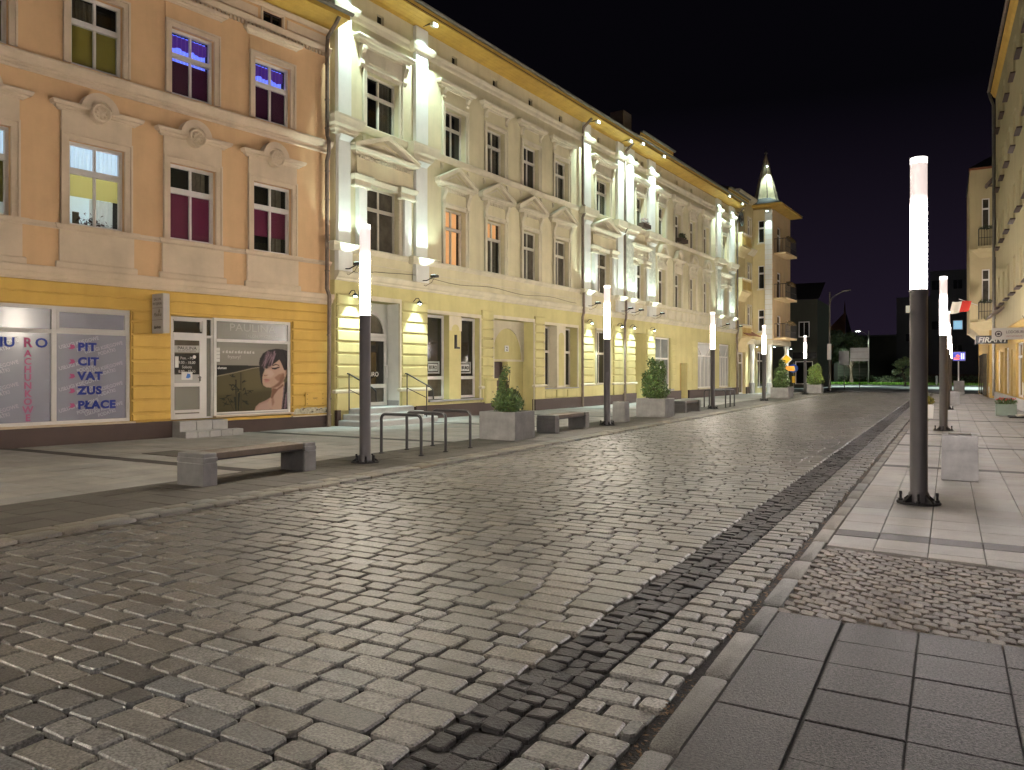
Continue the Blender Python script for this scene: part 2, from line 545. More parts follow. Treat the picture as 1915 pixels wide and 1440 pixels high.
# fallen leaves and grit gathered in the gutters
V, F, T = [], [], []
for i in range(2600):
    side = R.random() < 0.7
    yy = R.uniform(1.5, 22) if R.random() < 0.8 else R.uniform(22, 50)
    if mnoise.noise(Vector((yy * 1.3, 3.0 if side else 9.0, 0))) < -0.05:
        continue
    xx = (-1.118 + R.gauss(0, 0.022)) if side else (-7.33 + R.gauss(0, 0.06))
    s_ = R.uniform(0.006, 0.022); a = R.uniform(0, 2 * PI); z = -0.018 + R.uniform(0, 0.02)
    o = len(V)
    ca, sa = math.cos(a) * s_, math.sin(a) * s_
    V += [(xx - ca, yy - sa, z), (xx + sa * .5, yy - ca * .5, z + 0.003), (xx + ca, yy + sa, z + R.uniform(0, 0.008)), (xx - sa * .5, yy + ca * .5, z + 0.002)]
    F.append((o, o + 1, o + 2, o + 3)); b_ = R.uniform(0.4, 1.5); T += [(b_ * 1.1, b_ * 0.85, b_ * 0.6)] * 4
lm = MB(); lm.v = V; lm.f = F
lo_ = lm.build('leaf_litter', mat('dry_leaf_litter', (0.10, 0.075, 0.045), 0.8, 0.2, 9, 0, tint=True), None, tint=np.array(T))
lo_['kind'] = 'stuff'; lo_['label'] = 'dry leaf litter and grit lying in the gutters beside both kerbs'

# pavement on the left: charcoal slabs beside the kerb, pale slabs up to the houses
def facade_x(Y):
    if Y < 16.7:
        return -16.5 + (Y - 8.2) * 0.1452
    return -15.24 + (Y - 16.75) * 0.0672
pavl = sheet(-22, -7.82, -3, 66, -0.012, 'pavement_left', M_joint)
STRIPES_L = [(8.3, 8.6), (13.85, 14.15), (19.2, 19.5), (24.6, 24.9), (30.0, 30.3), (35.4, 35.7), (40.8, 41.1), (46.2, 46.5)]
dark, pale, strip = [], [], []
y = -1.0
while y < 64:
    x = -9.5
    k = 0
    while x < -7.83:
        x1 = min(x + 0.418, -7.825)
        b = 1 + R.gauss(0, 0.09)
        dark.append(P(x + 0.003, x1 - 0.003, y + 0.003, y + 0.397, 0.014 + R.gauss(0, 0.0015), (b, b, b), 0.0015, 0.03, 0.004, 0, 0, 0.002))
        x = x1
    y += 0.4
def in_stripe(y, ss):
    for a, b in ss:
        if a - 1e-6 <= y < b - 1e-6:
            return b
    return None
ys = sorted(set([-1.0] + [a for s in STRIPES_L for a in s] + [64.0]))
for ya, yb in zip(ys, ys[1:]):
    st = in_stripe(ya, STRIPES_L)
    n = 1 if st else max(1, round((yb - ya) / 0.5))
    for i in range(n):
        y0 = ya + (yb - ya) * i / n; y1 = ya + (yb - ya) * (i + 1) / n
        x = -9.5
        x_end = facade_x((y0 + y1) / 2) - 0.4
        while x > x_end:
            w = 0.5
            b = 1 + R.gauss(0, 0.05); wm = R.gauss(0, 0.015)
            (strip if st else pale).append(P(x - w + 0.003, x - 0.003, y0 + 0.003, y1 - 0.003, 0.014 + R.gauss(0, 0.0012), (b * (1 + wm), b, b * (1 - wm)), 0.001, 0.03, 0.004, 0, 0, 0.0015))
            x -= w
lay(dark, 'paving_slab', 'far_slabs', M_mslab, pavl, limit=220, smooth=False)
lay(pale, 'paving_slab', 'far_slabs', M_slab, pavl, limit=0, smooth=False)
lay(strip, 'paving_slab', 'far_slabs', M_stripe, pavl, limit=60, smooth=False)

# pavement on the right: speckled slabs, a fan of cobbles, pale slabs with dark bands
pavr = sheet(-0.95, 4.2, -3, 66, -0.014, 'pavement_right', M_joint)
COLS = [-0.95, -0.572, -0.155, 0.262, 0.68, 1.098, 1.516, 1.934, 2.352, 2.77, 3.188]
near, pale, strip, cob = [], [], [], []
ROW = [(5.14 - 0.385 * (i + 1), 5.14 - 0.385 * i) for i in range(17)]
for ci, (x0, x1) in enumerate(zip(COLS, COLS[1:])):
    for i, (y0, y1) in enumerate(ROW):
        if ci == 0:
            if i % 2:
                continue
            y0 = ROW[min(i + 1, len(ROW) - 1)][0]
        b = 1 + R.gauss(0, 0.06)
        g = 0.0032
        ga = 0.014 if ci == 1 else g
        near.append(P(x0 + ga, x1 - g, y0 + g, y1 - g, 0.014 + R.gauss(0, 0.002), (b, b, b), 0.002, 0.03, 0.004, 0, 0, 0.004))
lay(near, 'paving_slab', 'far_slabs', M_dslab, pavr, limit=120, smooth=False)
sheet(-0.955, 3.2, 5.145, 7.30, -0.002, 'cobble_bed', mat('cobble_bedding_sand', (0.060, 0.049, 0.036), 0.95, 0.4, 9, 0.7, 60))
# cobbles in fanning rows
def cob_far(x):
    return 7.30 - 0.12 * max(0, x + 0.8) - 0.10 * max(0, x - 0.3)
row = 0
for r_ in range(60):
    for c_ in range(48):
        x = -0.93 + c_ * 0.098 + (0.049 if r_ % 2 else 0) + R.uniform(-0.007, 0.007)
        yb = 5.02 + r_ * 0.094 - 0.42 * math.sin((x + 0.95) * 1.15)
        if x > 3.0 or yb < 5.17 or yb + 0.05 > cob_far(x):
            continue
        s = R.uniform(0.088, 0.102)
        an = -0.42 * 1.15 * math.cos((x + 0.95) * 1.15) * 0.6 + R.uniform(-0.16, 0.16)
        ca, sa = math.cos(an), math.sin(an)
        h = s / 2
        sl = -0.42 * 1.15 * math.cos((x + 0.95) * 1.15)
        hx, hy_ = R.uniform(0.041, 0.046), R.uniform(0.040, 0.0445)
        q = [(x + a * hx + R.uniform(-.004, .004), yb + b * hy_ + sl * a * hx + R.uniform(-.005, .005)) for a, b in ((-1, -1), (1, -1), (1, 1), (-1, 1))]
        cob.append(dict(q=q, z=0.012 + R.gauss(0, 0.003), h=0.04, bev=0.005, dome=0.0, rnd=R.uniform(0.004, 0.014), tilt=(R.uniform(-.07, .07), R.uniform(-.07, .07)), tint=stone_tint(0.2, 0.03)))
lay(cob, 'cobblestone', 'far_cobblestones', M_cobble, pavr, smooth=False)
STRIPES_R = [(7.85, 8.15), (13.95, 14.25), (18.1, 18.4), (21.5, 21.8), (28.1, 28.45), (36, 36.3), (44, 44.3)]
ys = sorted(set([7.02] + [a for s in STRIPES_R for a in s] + [63.0]))
for ya, yb in zip(ys, ys[1:]):
    st = in_stripe(ya, STRIPES_R)
    n = 1 if st else max(1, round((yb - ya) / 0.48))
    for i in range(n):
        y0 = ya + (yb - ya) * i / n; y1 = ya + (yb - ya) * (i + 1) / n
        for x0, x1 in zip(COLS, COLS[1:]):
            g = 0.004
            b = 1 + R.gauss(0, 0.05); wm = R.gauss(0, 0.015)
            p = P(x0 + g, x1 - g, y0 + g, y1 - g, 0.013 + R.gauss(0, 0.0015), (b * (1 + wm), b, b * (1 - wm)), 0.0015, 0.03, 0.004, 0, 0, 0.002)
            fa, fb = cob_far(x0) + 0.03, cob_far(x1) + 0.03
            if y1 <= max(fa, fb):
                continue
            p['q'][0] = (x0 + g, max(y0 + g, fa)); p['q'][1] = (x1 - g, max(y0 + g, fb))
            (strip if st else pale).append(p)
lay(pale, 'paving_slab', 'far_slabs', M_slab, pavr, limit=220, smooth=False)
lay(strip, 'paving_slab', 'far_slabs', M_stripe, pavr, limit=60, smooth=False)

# cross street at the far end, its island of grass and the earth behind
sheet(-120, 120, 67.5, 97, -0.020, 'cross_street', mat('cross_street_asphalt', (0.27, 0.28, 0.285), 0.5, 0.15, 1.0, 0.3, 60))
MB_i = MB().box(-60, 80, 97, 97.3, -0.1, 0.10)
structure('far_kerb', MB_i, M_concrete)
sheet(-120, 120, 97.3, 200, 0.09, 'lawn', mat('lawn_earth', (0.035, 0.045, 0.018), 0.95, 0.3, 1, 0.5, 10))
V, F, T = [], [], []
for i in range(16000):
    x = R.uniform(-26, 22); yy = 97.5 + abs(R.gauss(0, 4.5))
    h = R.uniform(0.08, 0.22); w = R.uniform(0.03, 0.07); a = R.uniform(0, PI)
    dx, dy = math.cos(a) * w, math.sin(a) * w
    o = len(V)
    h *= 1.5
    V += [(x - dx, yy - dy, 0.08), (x + dx, yy + dy, 0.08), (x + R.uniform(-.06, .06), yy + R.uniform(-.06, .06), 0.08 + h)]
    F.append((o, o + 1, o + 2)); b = R.uniform(0.6, 1.4); T += [(b, b, b * 0.8)] * 3
gm = MB(); gm.v = V; gm.f = F
g_ = gm.build('grass', mat('grass_blades', (0.16, 0.32, 0.05), 0.6, 0.1, 3, 0, tint=True), None, tint=np.array(T))
g_['kind'] = 'stuff'; g_['label'] = 'short bright green grass strip beyond the cross street'
# ------------------------------------------------------------------ building helpers
def wall(b, x0, x1, z0, z1, holes, m, y=0.0, depth=0.28, name='wall', ends=False):
    """a wall face with rectangular openings and their reveals"""
    xs = sorted(set([x0, x1] + [v for h in holes for v in h[:2] if x0 < v < x1]))
    zs = sorted(set([z0, z1] + [v for h in holes for v in h[2:4] if z0 < v < z1]))
    mb = MB()
    for a, c in zip(xs, xs[1:]):
        for p, q in zip(zs, zs[1:]):
            mx, mz = (a + c) / 2, (p + q) / 2
            if any(h[0] < mx < h[1] and h[2] < mz < h[3] for h in holes):
                continue
            mb.add([(a, y, p), (c, y, p), (c, y, q), (a, y, q)], [(0, 1, 2, 3)])
    for h in holes:
        a, c, p, q = h[:4]
        d = h[4] if len(h) > 4 else depth
        mb.add([(a, y, p), (c, y, p), (c, y, q), (a, y, q), (a, y + d, p), (c, y + d, p), (c, y + d, q), (a, y + d, q)],
               [(0, 4, 5, 1), (1, 5, 6, 2), (2, 6, 7, 3), (3, 7, 4, 0)])
    if ends:
        mb.add([(x0, y, z0), (x0, y, z1), (x0, y + 9, z1), (x0, y + 9, z0)], [(0, 1, 2, 3)])
        mb.add([(x1, y, z0), (x1, y, z1), (x1, y + 9, z1), (x1, y + 9, z0)], [(0, 1, 2, 3)])
    return mb.build(name, m, b)

def window(b, x0, x1, z0, z1, y, m=None, fw=0.07, transom=None, tw=0.10, mull=1, glass=None, low_glass=None, far=False, name='window', mw=0.05, top_mull=None):
    """frame with transom and mullions; the panes are its sub-parts"""
    m = m or M_pvc; glass = glass or M_glass; low_glass = low_glass or glass
    d = 0.07
    mb = MB()
    mb.box(x0, x0 + fw, y - d, y, z0, z1).box(x1 - fw, x1, y - d, y, z0, z1)
    mb.box(x0 + fw, x1 - fw, y - d, y, z0, z0 + fw).box(x0 + fw, x1 - fw, y - d, y, z1 - fw, z1)
    rows = [(z0 + fw, z1 - fw)]
    if transom:
        mb.box(x0 + fw, x1 - fw, y - d - 0.015, y, transom - tw / 2, transom + tw / 2)
        rows = [(z0 + fw, transom - tw / 2), (transom + tw / 2, z1 - fw)]
    cells = []
    for k, (p, q) in enumerate(rows):
        n = mull if (k == 0 or top_mull is None) else top_mull
        xe = [x0 + fw]
        for i in range(n):
            c = x0 + fw + (x1 - x0 - 2 * fw) * (i + 1) / (n + 1)
            mb.box(c - mw / 2, c + mw / 2, y - d + 0.006, y, p, q)
            xe += [c - mw / 2, c + mw / 2]
        xe.append(x1 - fw)
        for i in range(0, len(xe), 2):
            cells.append((xe[i], xe[i + 1], p, q, k))
    w = mb.build(name, m, b)
    for (a, c, p, q, k) in cells:
        g = low_glass if (k == 0 and transom) else glass
        if g is None:
            continue
        MB().box(a - 0.004, c + 0.004, y - 0.030, y - 0.020, p - 0.004, q + 0.004).build('pane', g, w)
    return w

def ease(x0, x1, z0, z1, w, out, m, b, top=True, name='window_surround', yb=0.01):
    """moulded architrave round an opening: two fillets"""
    mb = MB()
    mb.box(x0 - w, x0, -out, yb, z0, z1 + (w if top else 0))
    mb.box(x1, x1 + w, -out, yb, z0, z1 + (w if top else 0))
    mb.box(x0 - w, x0 - w + 0.045, -out - 0.03, yb, z0, z1 + w)
    mb.box(x1 + w - 0.045, x1 + w, -out - 0.03, yb, z0, z1 + w)
    if top:
        mb.box(x0, x1, -out, yb, z1, z1 + w)
        mb.box(x0 - w + 0.045, x1 + w - 0.045, -out - 0.03, yb, z1 + w - 0.045, z1 + w)
    return mb.build(name, m, b)

def console(mb, cx, z1, h, w, out):
    """scrolled bracket under a hood"""
    pr = [(-out * 0.30, z1 - h), (-out * 0.55, z1 - h * 0.85), (-out * 0.42, z1 - h * 0.6), (-out * 0.62, z1 - h * 0.38), (-out, z1 - h * 0.16), (-out, z1)]
    for xa, xb, k in ((cx - w / 2, cx + w / 2, 1.0),):
        r0 = [(xa, 0.01, z1 - h)] + [(xa, y * k, z) for y, z in pr] + [(xa, 0.01, z1)]
        r1 = [(xb, 0.01, z1 - h)] + [(xb, y * k, z) for y, z in pr] + [(xb, 0.01, z1)]
        mb.loft([r0, r1])

def dentils(mb, x0, x1, z0, z1, out, pitch=0.085):
    n = int((x1 - x0) / pitch)
    for i in range(n):
        a = x0 + (x1 - x0) * (i + 0.22) / n
        mb.box(a, a + pitch * 0.55, -out, 0.0, z0, z1)

def hood_profile(z0, z1, p):
    h = z1 - z0
    return [(z0, p * 0.30), (z0 + h * 0.18, p * 0.34), (z0 + h * 0.22, p * 0.5), (z0 + h * 0.45, p * 0.62), (z0 + h * 0.5, p * 0.88), (z0 + h * 0.8, p), (z1 - 0.01, p), (z1, p * 0.9)]

def pediment(b, cx, hw, z0, zb, zt, p, m, mt, name='pediment'):
    """gable over a window: bed cornice z0..zb, apex zt, projecting p"""
    o = MB().stack(cx - hw + p, cx + hw - p, hood_profile(z0, zb, p)).build(name, m, b)
    MB().prism([(cx - hw + 0.12, zb), (cx + hw - 0.12, zb), (cx, zt - 0.06)], -0.05, 0.01).build('tympanum', mt, o)
    t = 0.10
    for s in (-1, 1):
        r = MB().prism([(cx + s * hw, zb + 0.002), (cx + s * hw, zb + 0.05), (cx, zt), (cx, zt - t * 1.15), (cx + s * (hw - 0.20), zb + 0.002)], -p + 0.02, 0.012)
        r.prism([(cx + s * (hw + 0.015), zb + 0.03), (cx + s * (hw + 0.015), zb + 0.062), (cx, zt + 0.02), (cx, zt - 0.012)], -p - 0.02, 0.014)
        r.build('raking_cornice', m, o)
    k = 0.60
    c = MB()
    zz = zb + (zt - zb) * 0.10
    iw = (hw - 0.12) * k
    c.prism([(cx - iw, zz), (cx - iw + 0.07, zz), (cx, zz + (zt - zb) * k * 0.86 - 0.05), (cx, zz + (zt - zb) * k * 0.86)], -0.075, -0.045)
    c.prism([(cx + iw, zz), (cx + iw - 0.07, zz), (cx, zz + (zt - zb) * k * 0.86 - 0.05), (cx, zz + (zt - zb) * k * 0.86)], -0.075, -0.045)
    c.build('inner_moulding', m, o)
    return o

def spotlight(frame, s, out, z, kind, label, group, aim_s=None):
    """wall-mounted floodlights; frame = (p0, angle). kind: eave | up | wall"""
    p0, an = frame
    u = (math.cos(an), math.sin(an)); n = (math.sin(an), -math.cos(an))
    loc = (p0[0] + u[0] * s, p0[1] + u[1] * s, z)          # foot on the wall
    t = thing({'eave': 'eave_floodlight', 'up': 'uplight', 'wall': 'wall_light'}[kind], label, 'floodlight', loc, an, group)
    if kind == 'eave':
        MB().box(-0.015, 0.015, -out - 0.02, 0.0, 0.05, 0.09).build('arm', M_iron, t)
        MB().tbox(-0.11, 0.11, -out - 0.09, -out + 0.07, -0.05, 0.05, 0.02).build('housing', M_oldframe, t)
        MB().box(-0.10, 0.10, -out - 0.10, -out - 0.07, -0.07, 0.035).build('lens', emat('floodlight_lens', COOL, 7), t)
        spot_light('eave_beam', t, (0, -out, -0.09), (0, -0.10, -3.4), SPOT_EAVE, COOL, 98, 0.95, 0.05)
    elif kind == 'up':
        MB().tube([(0, 0.0, -0.10), (0, -out * 0.5, -0.13), (0, -out, -0.03)], 0.016, 6).build('arm', M_iron, t)
        MB().tbox(-0.09, 0.09, -out - 0.14, -out + 0.09, -0.05, 0.03, 0.015).build('housing', M_iron, t)
        MB().tube([(0.02, -0.01, -0.16), (0.03, -out * 0.4, -0.30), (0.03, -out * 0.8, -0.2), (0.02, -out, -0.05)], 0.007, 5).build('cable', M_iron, t)
        MB().box(-0.07, 0.07, -out - 0.10, -out + 0.06, 0.028, 0.036).build('lens', emat('uplight_lens', COOL, 6), t)
        spot_light('up_beam', t, (0, -out, 0.06), (0, 0.0, 1.7), SPOT_UP, COOL, 74, 0.5, 0.05)
    else:
        MB().tube([(0, 0.0, 0.02), (0, -out * 0.4, 0.12), (0, -out * 0.85, 0.12), (0, -out, 0.03)], 0.012, 6).build('arm', M_iron, t)
        MB().rot([(0.03, 0.04), (0.07, 0.0), (0.10, -0.06), (0.095, -0.06), (0.06, -0.012)], 0, -out, 0.0, 14).build('shade', M_iron, t, smooth=True)
        MB().rot([(0.04, -0.035), (0.055, -0.05), (0.04, -0.075), (0.01, -0.085)], 0, -out, 0.0, 12).build('bulb', emat('wall_light_bulb', COOL, 45), t, smooth=True)
        spot_light('wall_beam', t, (0, -out, -0.10), (0, -out * 0.35, -1.6), SPOT_WALL, COOL, 84, 0.7, 0.05)
    return t

def gutter_line(b, x0, x1, y, z, m=None):
    mb = MB()
    pts = [(-0.075 * math.cos(a), -0.075 * math.sin(a)) for a in [PI * i / 8 for i in range(9)]]
    r0 = [(x0, y + p, z + q) for p, q in pts]; r1 = [(x1, y + p, z + q) for p, q in pts]
    mb.loft([r0, r1], cap=True, closed=True)
    return mb.build('gutter', m or M_gutter, b, smooth=False)
# ------------------------------------------------------------------ peach house with the two shops
AN_A = math.atan2(16.6 - 8.2, -15.28 + 16.5)
FR_A = ((-16.5, 8.2), AN_A)
b = thing('peach_house', 'peach three-storey house with ochre ground floor and two shop fronts', 'house', (-16.5, 8.2, 0), AN_A)
XL, XR = -6.0, 8.36
BAYS = [-2.57, -0.28, 1.99, 4.22, 6.46]
f1 = [(c - 0.59, c + 0.59, 4.68, 6.50, 0.17) for c in BAYS]
f2 = [(c - 0.55, c + 0.55, 8.14, 9.72, 0.17) for c in BAYS]
at = [(c - 0.30, c + 0.30, 10.70, 11.03, 0.12) for c in BAYS]
wall(b, XL, XR, 3.46, 11.15, f1 + f2 + at, M_peach, ends=True)
SHOP1 = (-3.2, 2.74, 0.44, 2.95, 0.14); SHOP2 = (3.68, 7.07, 0.40, 2.90, 0.16)
wall(b, XL, XR, -0.1, 3.46, [SHOP1, SHOP2], M_ochre, y=0.03, name='shopfront_wall', ends=True)
zc = [0.42, 0.61, 0.91, 1.21, 1.51, 1.81, 2.11, 2.41, 2.71, 2.95]
for (xa, xb) in ((XL, -3.2), (2.76, 3.66), (7.09, XR)):
    for p, q in zip(zc, zc[1:]):
        MB().cbox(xa + 0.004, xb - 0.004, -0.03, 0.035, p + 0.024, q - 0.024, 0.012).build('render_course', M_ochre, b)
for p, q in ((2.95, 3.21), (3.21, 3.46)):
    MB().cbox(XL, XR, -0.03, 0.035, p + 0.012, q - 0.010, 0.012).build('render_course', M_ochre, b)
MB().box(XL, 3.67, -0.06, 0.06, -0.1, 0.40).build('plinth', M_brown, b)
MB().box(4.96, XR, -0.06, 0.06, -0.1, 0.335).build('plinth', M_brown, b)
MB().box(7.06, XR, -0.08, 0.06, 0.338, 0.362).build('plinth_capping', M_cream, b)
# peeling plaster beside the gas cabinet
V = [(7.09 + 0.105 * i, 0.40 + R.uniform(-0.004, 0.004)) for i in range(13)] + [(8.34 - 0.08 * i, 0.555 + R.uniform(-0.03, 0.035)) for i in range(16)]
MB().prism(V, -0.036, -0.028).build('peeled_plaster', mat('bare_plaster', (0.42, 0.38, 0.28), 0.9, 0.5, 14, 0.6, 30), b)
for i in range(9):
    cx, cz = R.uniform(7.2, 8.25), R.uniform(0.43, 0.55)
    n = 7
    MB().prism([(cx + R.uniform(0.02, 0.06) * math.cos(2 * PI * k / n), cz + R.uniform(0.01, 0.03) * math.sin(2 * PI * k / n)) for k in range(n)], -0.040, -0.034).build('bare_patch', mat('bare_mortar', (0.13, 0.10, 0.07), 0.9, 0.3, 14, 0.5, 30), b)
# cornices
def prof(z0, z1, p):
    h = z1 - z0
    return [(z0, p * .25), (z0 + h * .12, p * .3), (z0 + h * .16, p * .5), (z0 + h * .45, p * .7), (z0 + h * .5, p * .85), (z0 + h * .82, p), (z1 - .01, p), (z1, p * .85)]
MB().stack(XL, XR + 0.03, prof(3.462, 3.75, 0.17), ends=False).build('shop_cornice', M_cream, b)
MB().stack(XL, XR, [(4.57, .03), (4.60, .06), (4.615, .09), (4.675, .10), (4.68, .08)], ends=False).build('sill_course', M_cream, b)
MB().stack(XL, XR, [(7.72, .02), (7.74, .05), (7.78, .05), (7.80, .03), (7.86, .03), (7.88, .09), (7.96, .15), (8.02, .17), (8.06, .16), (8.065, .13)], ends=False).build('string_course', M_cream, b)
MB().stack(XL, XR, [(10.56, .02), (10.58, .05), (10.65, .09), (10.70, .11), (10.72, .09)], ends=False).build('attic_string', M_cream, b)
MB().stack(XL, XR, [(11.10, .02), (11.12, .05), (11.18, .10), (11.22, .10), (11.24, .06)], ends=False).build('top_moulding', M_cream, b)
mb = MB(); dentils(mb, XL, XR, 10.46, 10.555, 0.05, 0.11); mb.build('dentil_row', M_cream, b)
for i, c in enumerate(BAYS):
    # first floor
    x0, x1, z0, z1 = f1[i][:4]
    ease(x0, x1, z0, z1, 0.16, 0.05, M_cream, b)
    MB().box(x0 - 0.15, x1 + 0.15, -0.045, 0.01, z1 + 0.165, 7.10).build('frieze_panel', M_cream, b)
    h = MB().stack(x0 - 0.17, x1 + 0.17, hood_profile(7.09, 7.27, 0.20)).build('window_hood', M_cream, b)
    MB().arch(c, 7.20, 0.24, 0.40, -0.20, 0.01, 0.0, PI, 18).build('hood_arch', M_cream, h)
    MB().arch(c, 7.20, 0.19, 0.27, -0.13, 0.01, 0.0, PI, 18).build('arch_band', M_cream, h)
    ro = MB().disc([(0.21, 0.0), (0.21, 0.235), (0.185, 0.25), (0.165, 0.235), (0.155, 0.215), (0.11, 0.220), (0.06, 0.235), (0.0, 0.25)], c, 7.17, 22, 0).build('rosette', M_cream, h)
    pt = MB()
    for k in range(8):
        a = 2 * PI * k / 8
        pt.disc([(0.032, 0.20), (0.032, 0.232), (0.015, 0.244)], c + 0.105 * math.cos(a), 7.17 + 0.105 * math.sin(a), 7)
    pt.disc([(0.04, 0.2), (0.04, 0.25), (0.02, 0.265)], c, 7.17, 9)
    pt.build('rosette_petals', M_cream, h)
    MB().box(x0 - 0.19, x1 + 0.20, -0.05, 0.01, 3.90, 4.565).build('apron_panel', M_cream, b)
    MB().stack(x0 - 0.19, x1 + 0.20, [(3.755, .07), (3.87, .07), (3.90, .055)]).build('apron_base', M_cream, b)
    MB().stack(x0 - 0.16, x1 + 0.17, [(4.572, .05), (4.60, .10), (4.66, .13), (4.685, .13), (4.69, .1)]).build('window_sill', M_cream, b)
    # second floor
    x0, x1, z0, z1 = f2[i][:4]
    ease(x0, x1, z0, z1, 0.15, 0.05, M_cream, b)
    MB().box(x0 - 0.15, x1 + 0.15, -0.03, 0.01, z1 + 0.16, 10.26).build('frieze_panel', M_peach if i % 2 else M_peach, b)
    MB().stack(x0 - 0.15, x1 + 0.15, hood_profile(10.26, 10.44, 0.17)).build('window_hood', M_cream, b)
    # attic lights and panels
    x0, x1, z0, z1 = at[i][:4]
    ease(x0, x1, z0, z1, 0.06, 0.02, M_cream, b)
    window(b, x0, x1, z0, z1, 0.10, M_brown, 0.03, mull=1, mw=0.035)
for a, c in zip(BAYS, BAYS[1:]):
    MB().cbox(a + 0.45, c - 0.45, -0.025, 0.01, 10.78, 11.03, 0.012).build('attic_panel', M_cream, b)
MB().cbox(BAYS[-1] + 0.45, XR - 0.12, -0.025, 0.01, 10.78, 11.03, 0.012).build('attic_panel', M_cream, b)
# boarded eaves
n = 6
for i in range(n):
    ya, yb = -0.72 * i / n, -0.72 * (i + 1) / n
    za, zb = 11.26 + 0.13 * i / n, 11.26 + 0.13 * (i + 1) / n
    MB().loft([[(XL, ya, za), (XL, yb + 0.008, zb), (XL, yb + 0.008, zb + 0.03), (XL, ya, za + 0.03)], [(XR + 0.1, ya, za), (XR + 0.1, yb + 0.008, zb), (XR + 0.1, yb + 0.008, zb + 0.03), (XR + 0.1, ya, za + 0.03)]]).build('eave_board', M_soffit, b)
MB().box(XL, XR + 0.1, -0.75, -0.722, 11.36, 11.50).build('fascia', M_soffit, b)
gutter_line(b, XL, XR + 0.12, -0.84, 11.52)
MB().add([(XL, -0.8, 11.53), (XR + 0.1, -0.8, 11.53), (XR + 0.1, 5, 14.4), (XL, 5, 14.4), (XL, 9, 11.5), (XR + 0.1, 9, 11.5)], [(0, 1, 2, 3), (3, 2, 5, 4), (1, 5, 2), (0, 3, 4)]).build('roof', M_roof, b)

# upper windows with what hangs behind their glass
M_green = mat('olive_roller_blind', (0.20, 0.155, 0.025), 0.85, 0.1, 3, 0.1, 120)
M_purple = mat('plum_roller_blind', (0.055, 0.006, 0.035), 0.85, 0.1, 3, 0.1, 120)
M_plum = mat('wine_roller_blind', (0.13, 0.012, 0.045), 0.8, 0.1, 3, 0.1, 120)
CG = clear_glass()
E_violet = emat('violet_lit_curtain', (0.16, 0.22, 1.0), 1.3)
E_violet_dark = emat('dark_violet_valance', (0.10, 0.03, 0.30), 0.35)
E_white = emat('white_lit_curtain', (0.62, 0.76, 1.0), 0.62)
E_room = emat('lit_room_wall', (0.66, 0.78, 0.86), 0.62)
E_blind = emat('glowing_yellow_blind', (0.62, 0.56, 0.20), 0.42)
M_dim = mat('dark_room', (0.012, 0.010, 0.009), 0.9, 0.3, 2, 0)
M_drape = mat('grey_drape', (0.14, 0.115, 0.085), 0.9, 0.25, 8, 0.2, 40)

def drape(parent, x0, x1, z0, z1, y, m, name='curtain', amp=0.015, waves=9, edge=0.0):
    n = waves * 4
    top, bot = [], []
    for i in range(n + 1):
        x = x0 + (x1 - x0) * i / n
        yy = y + amp * math.sin(i * PI / 2)
        top.append((x, yy, z1)); bot.append((x, yy + 0.004, z0 + edge * abs(math.sin(i * PI / n * 3))))
    v = top + bot
    f = [(i, i + 1, n + 2 + i, n + 1 + i) for i in range(n)]
    return MB().add(v, f).build(name, m, parent)

def room(w, x0, x1, z0, z1, y, m=None):
    """the dark of the room behind a window"""
    return MB().add([(x0, y, z0), (x1, y, z0), (x1, y, z1), (x0, y, z1), (x0, y - 0.5, z0), (x1, y - 0.5, z0), (x1, y - 0.5, z1), (x0, y - 0.5, z1)],
                    [(0, 1, 2, 3), (0, 4, 5, 1), (1, 5, 6, 2), (2, 6, 7, 3), (3, 7, 4, 0)]).build('room', m or M_dim, w)

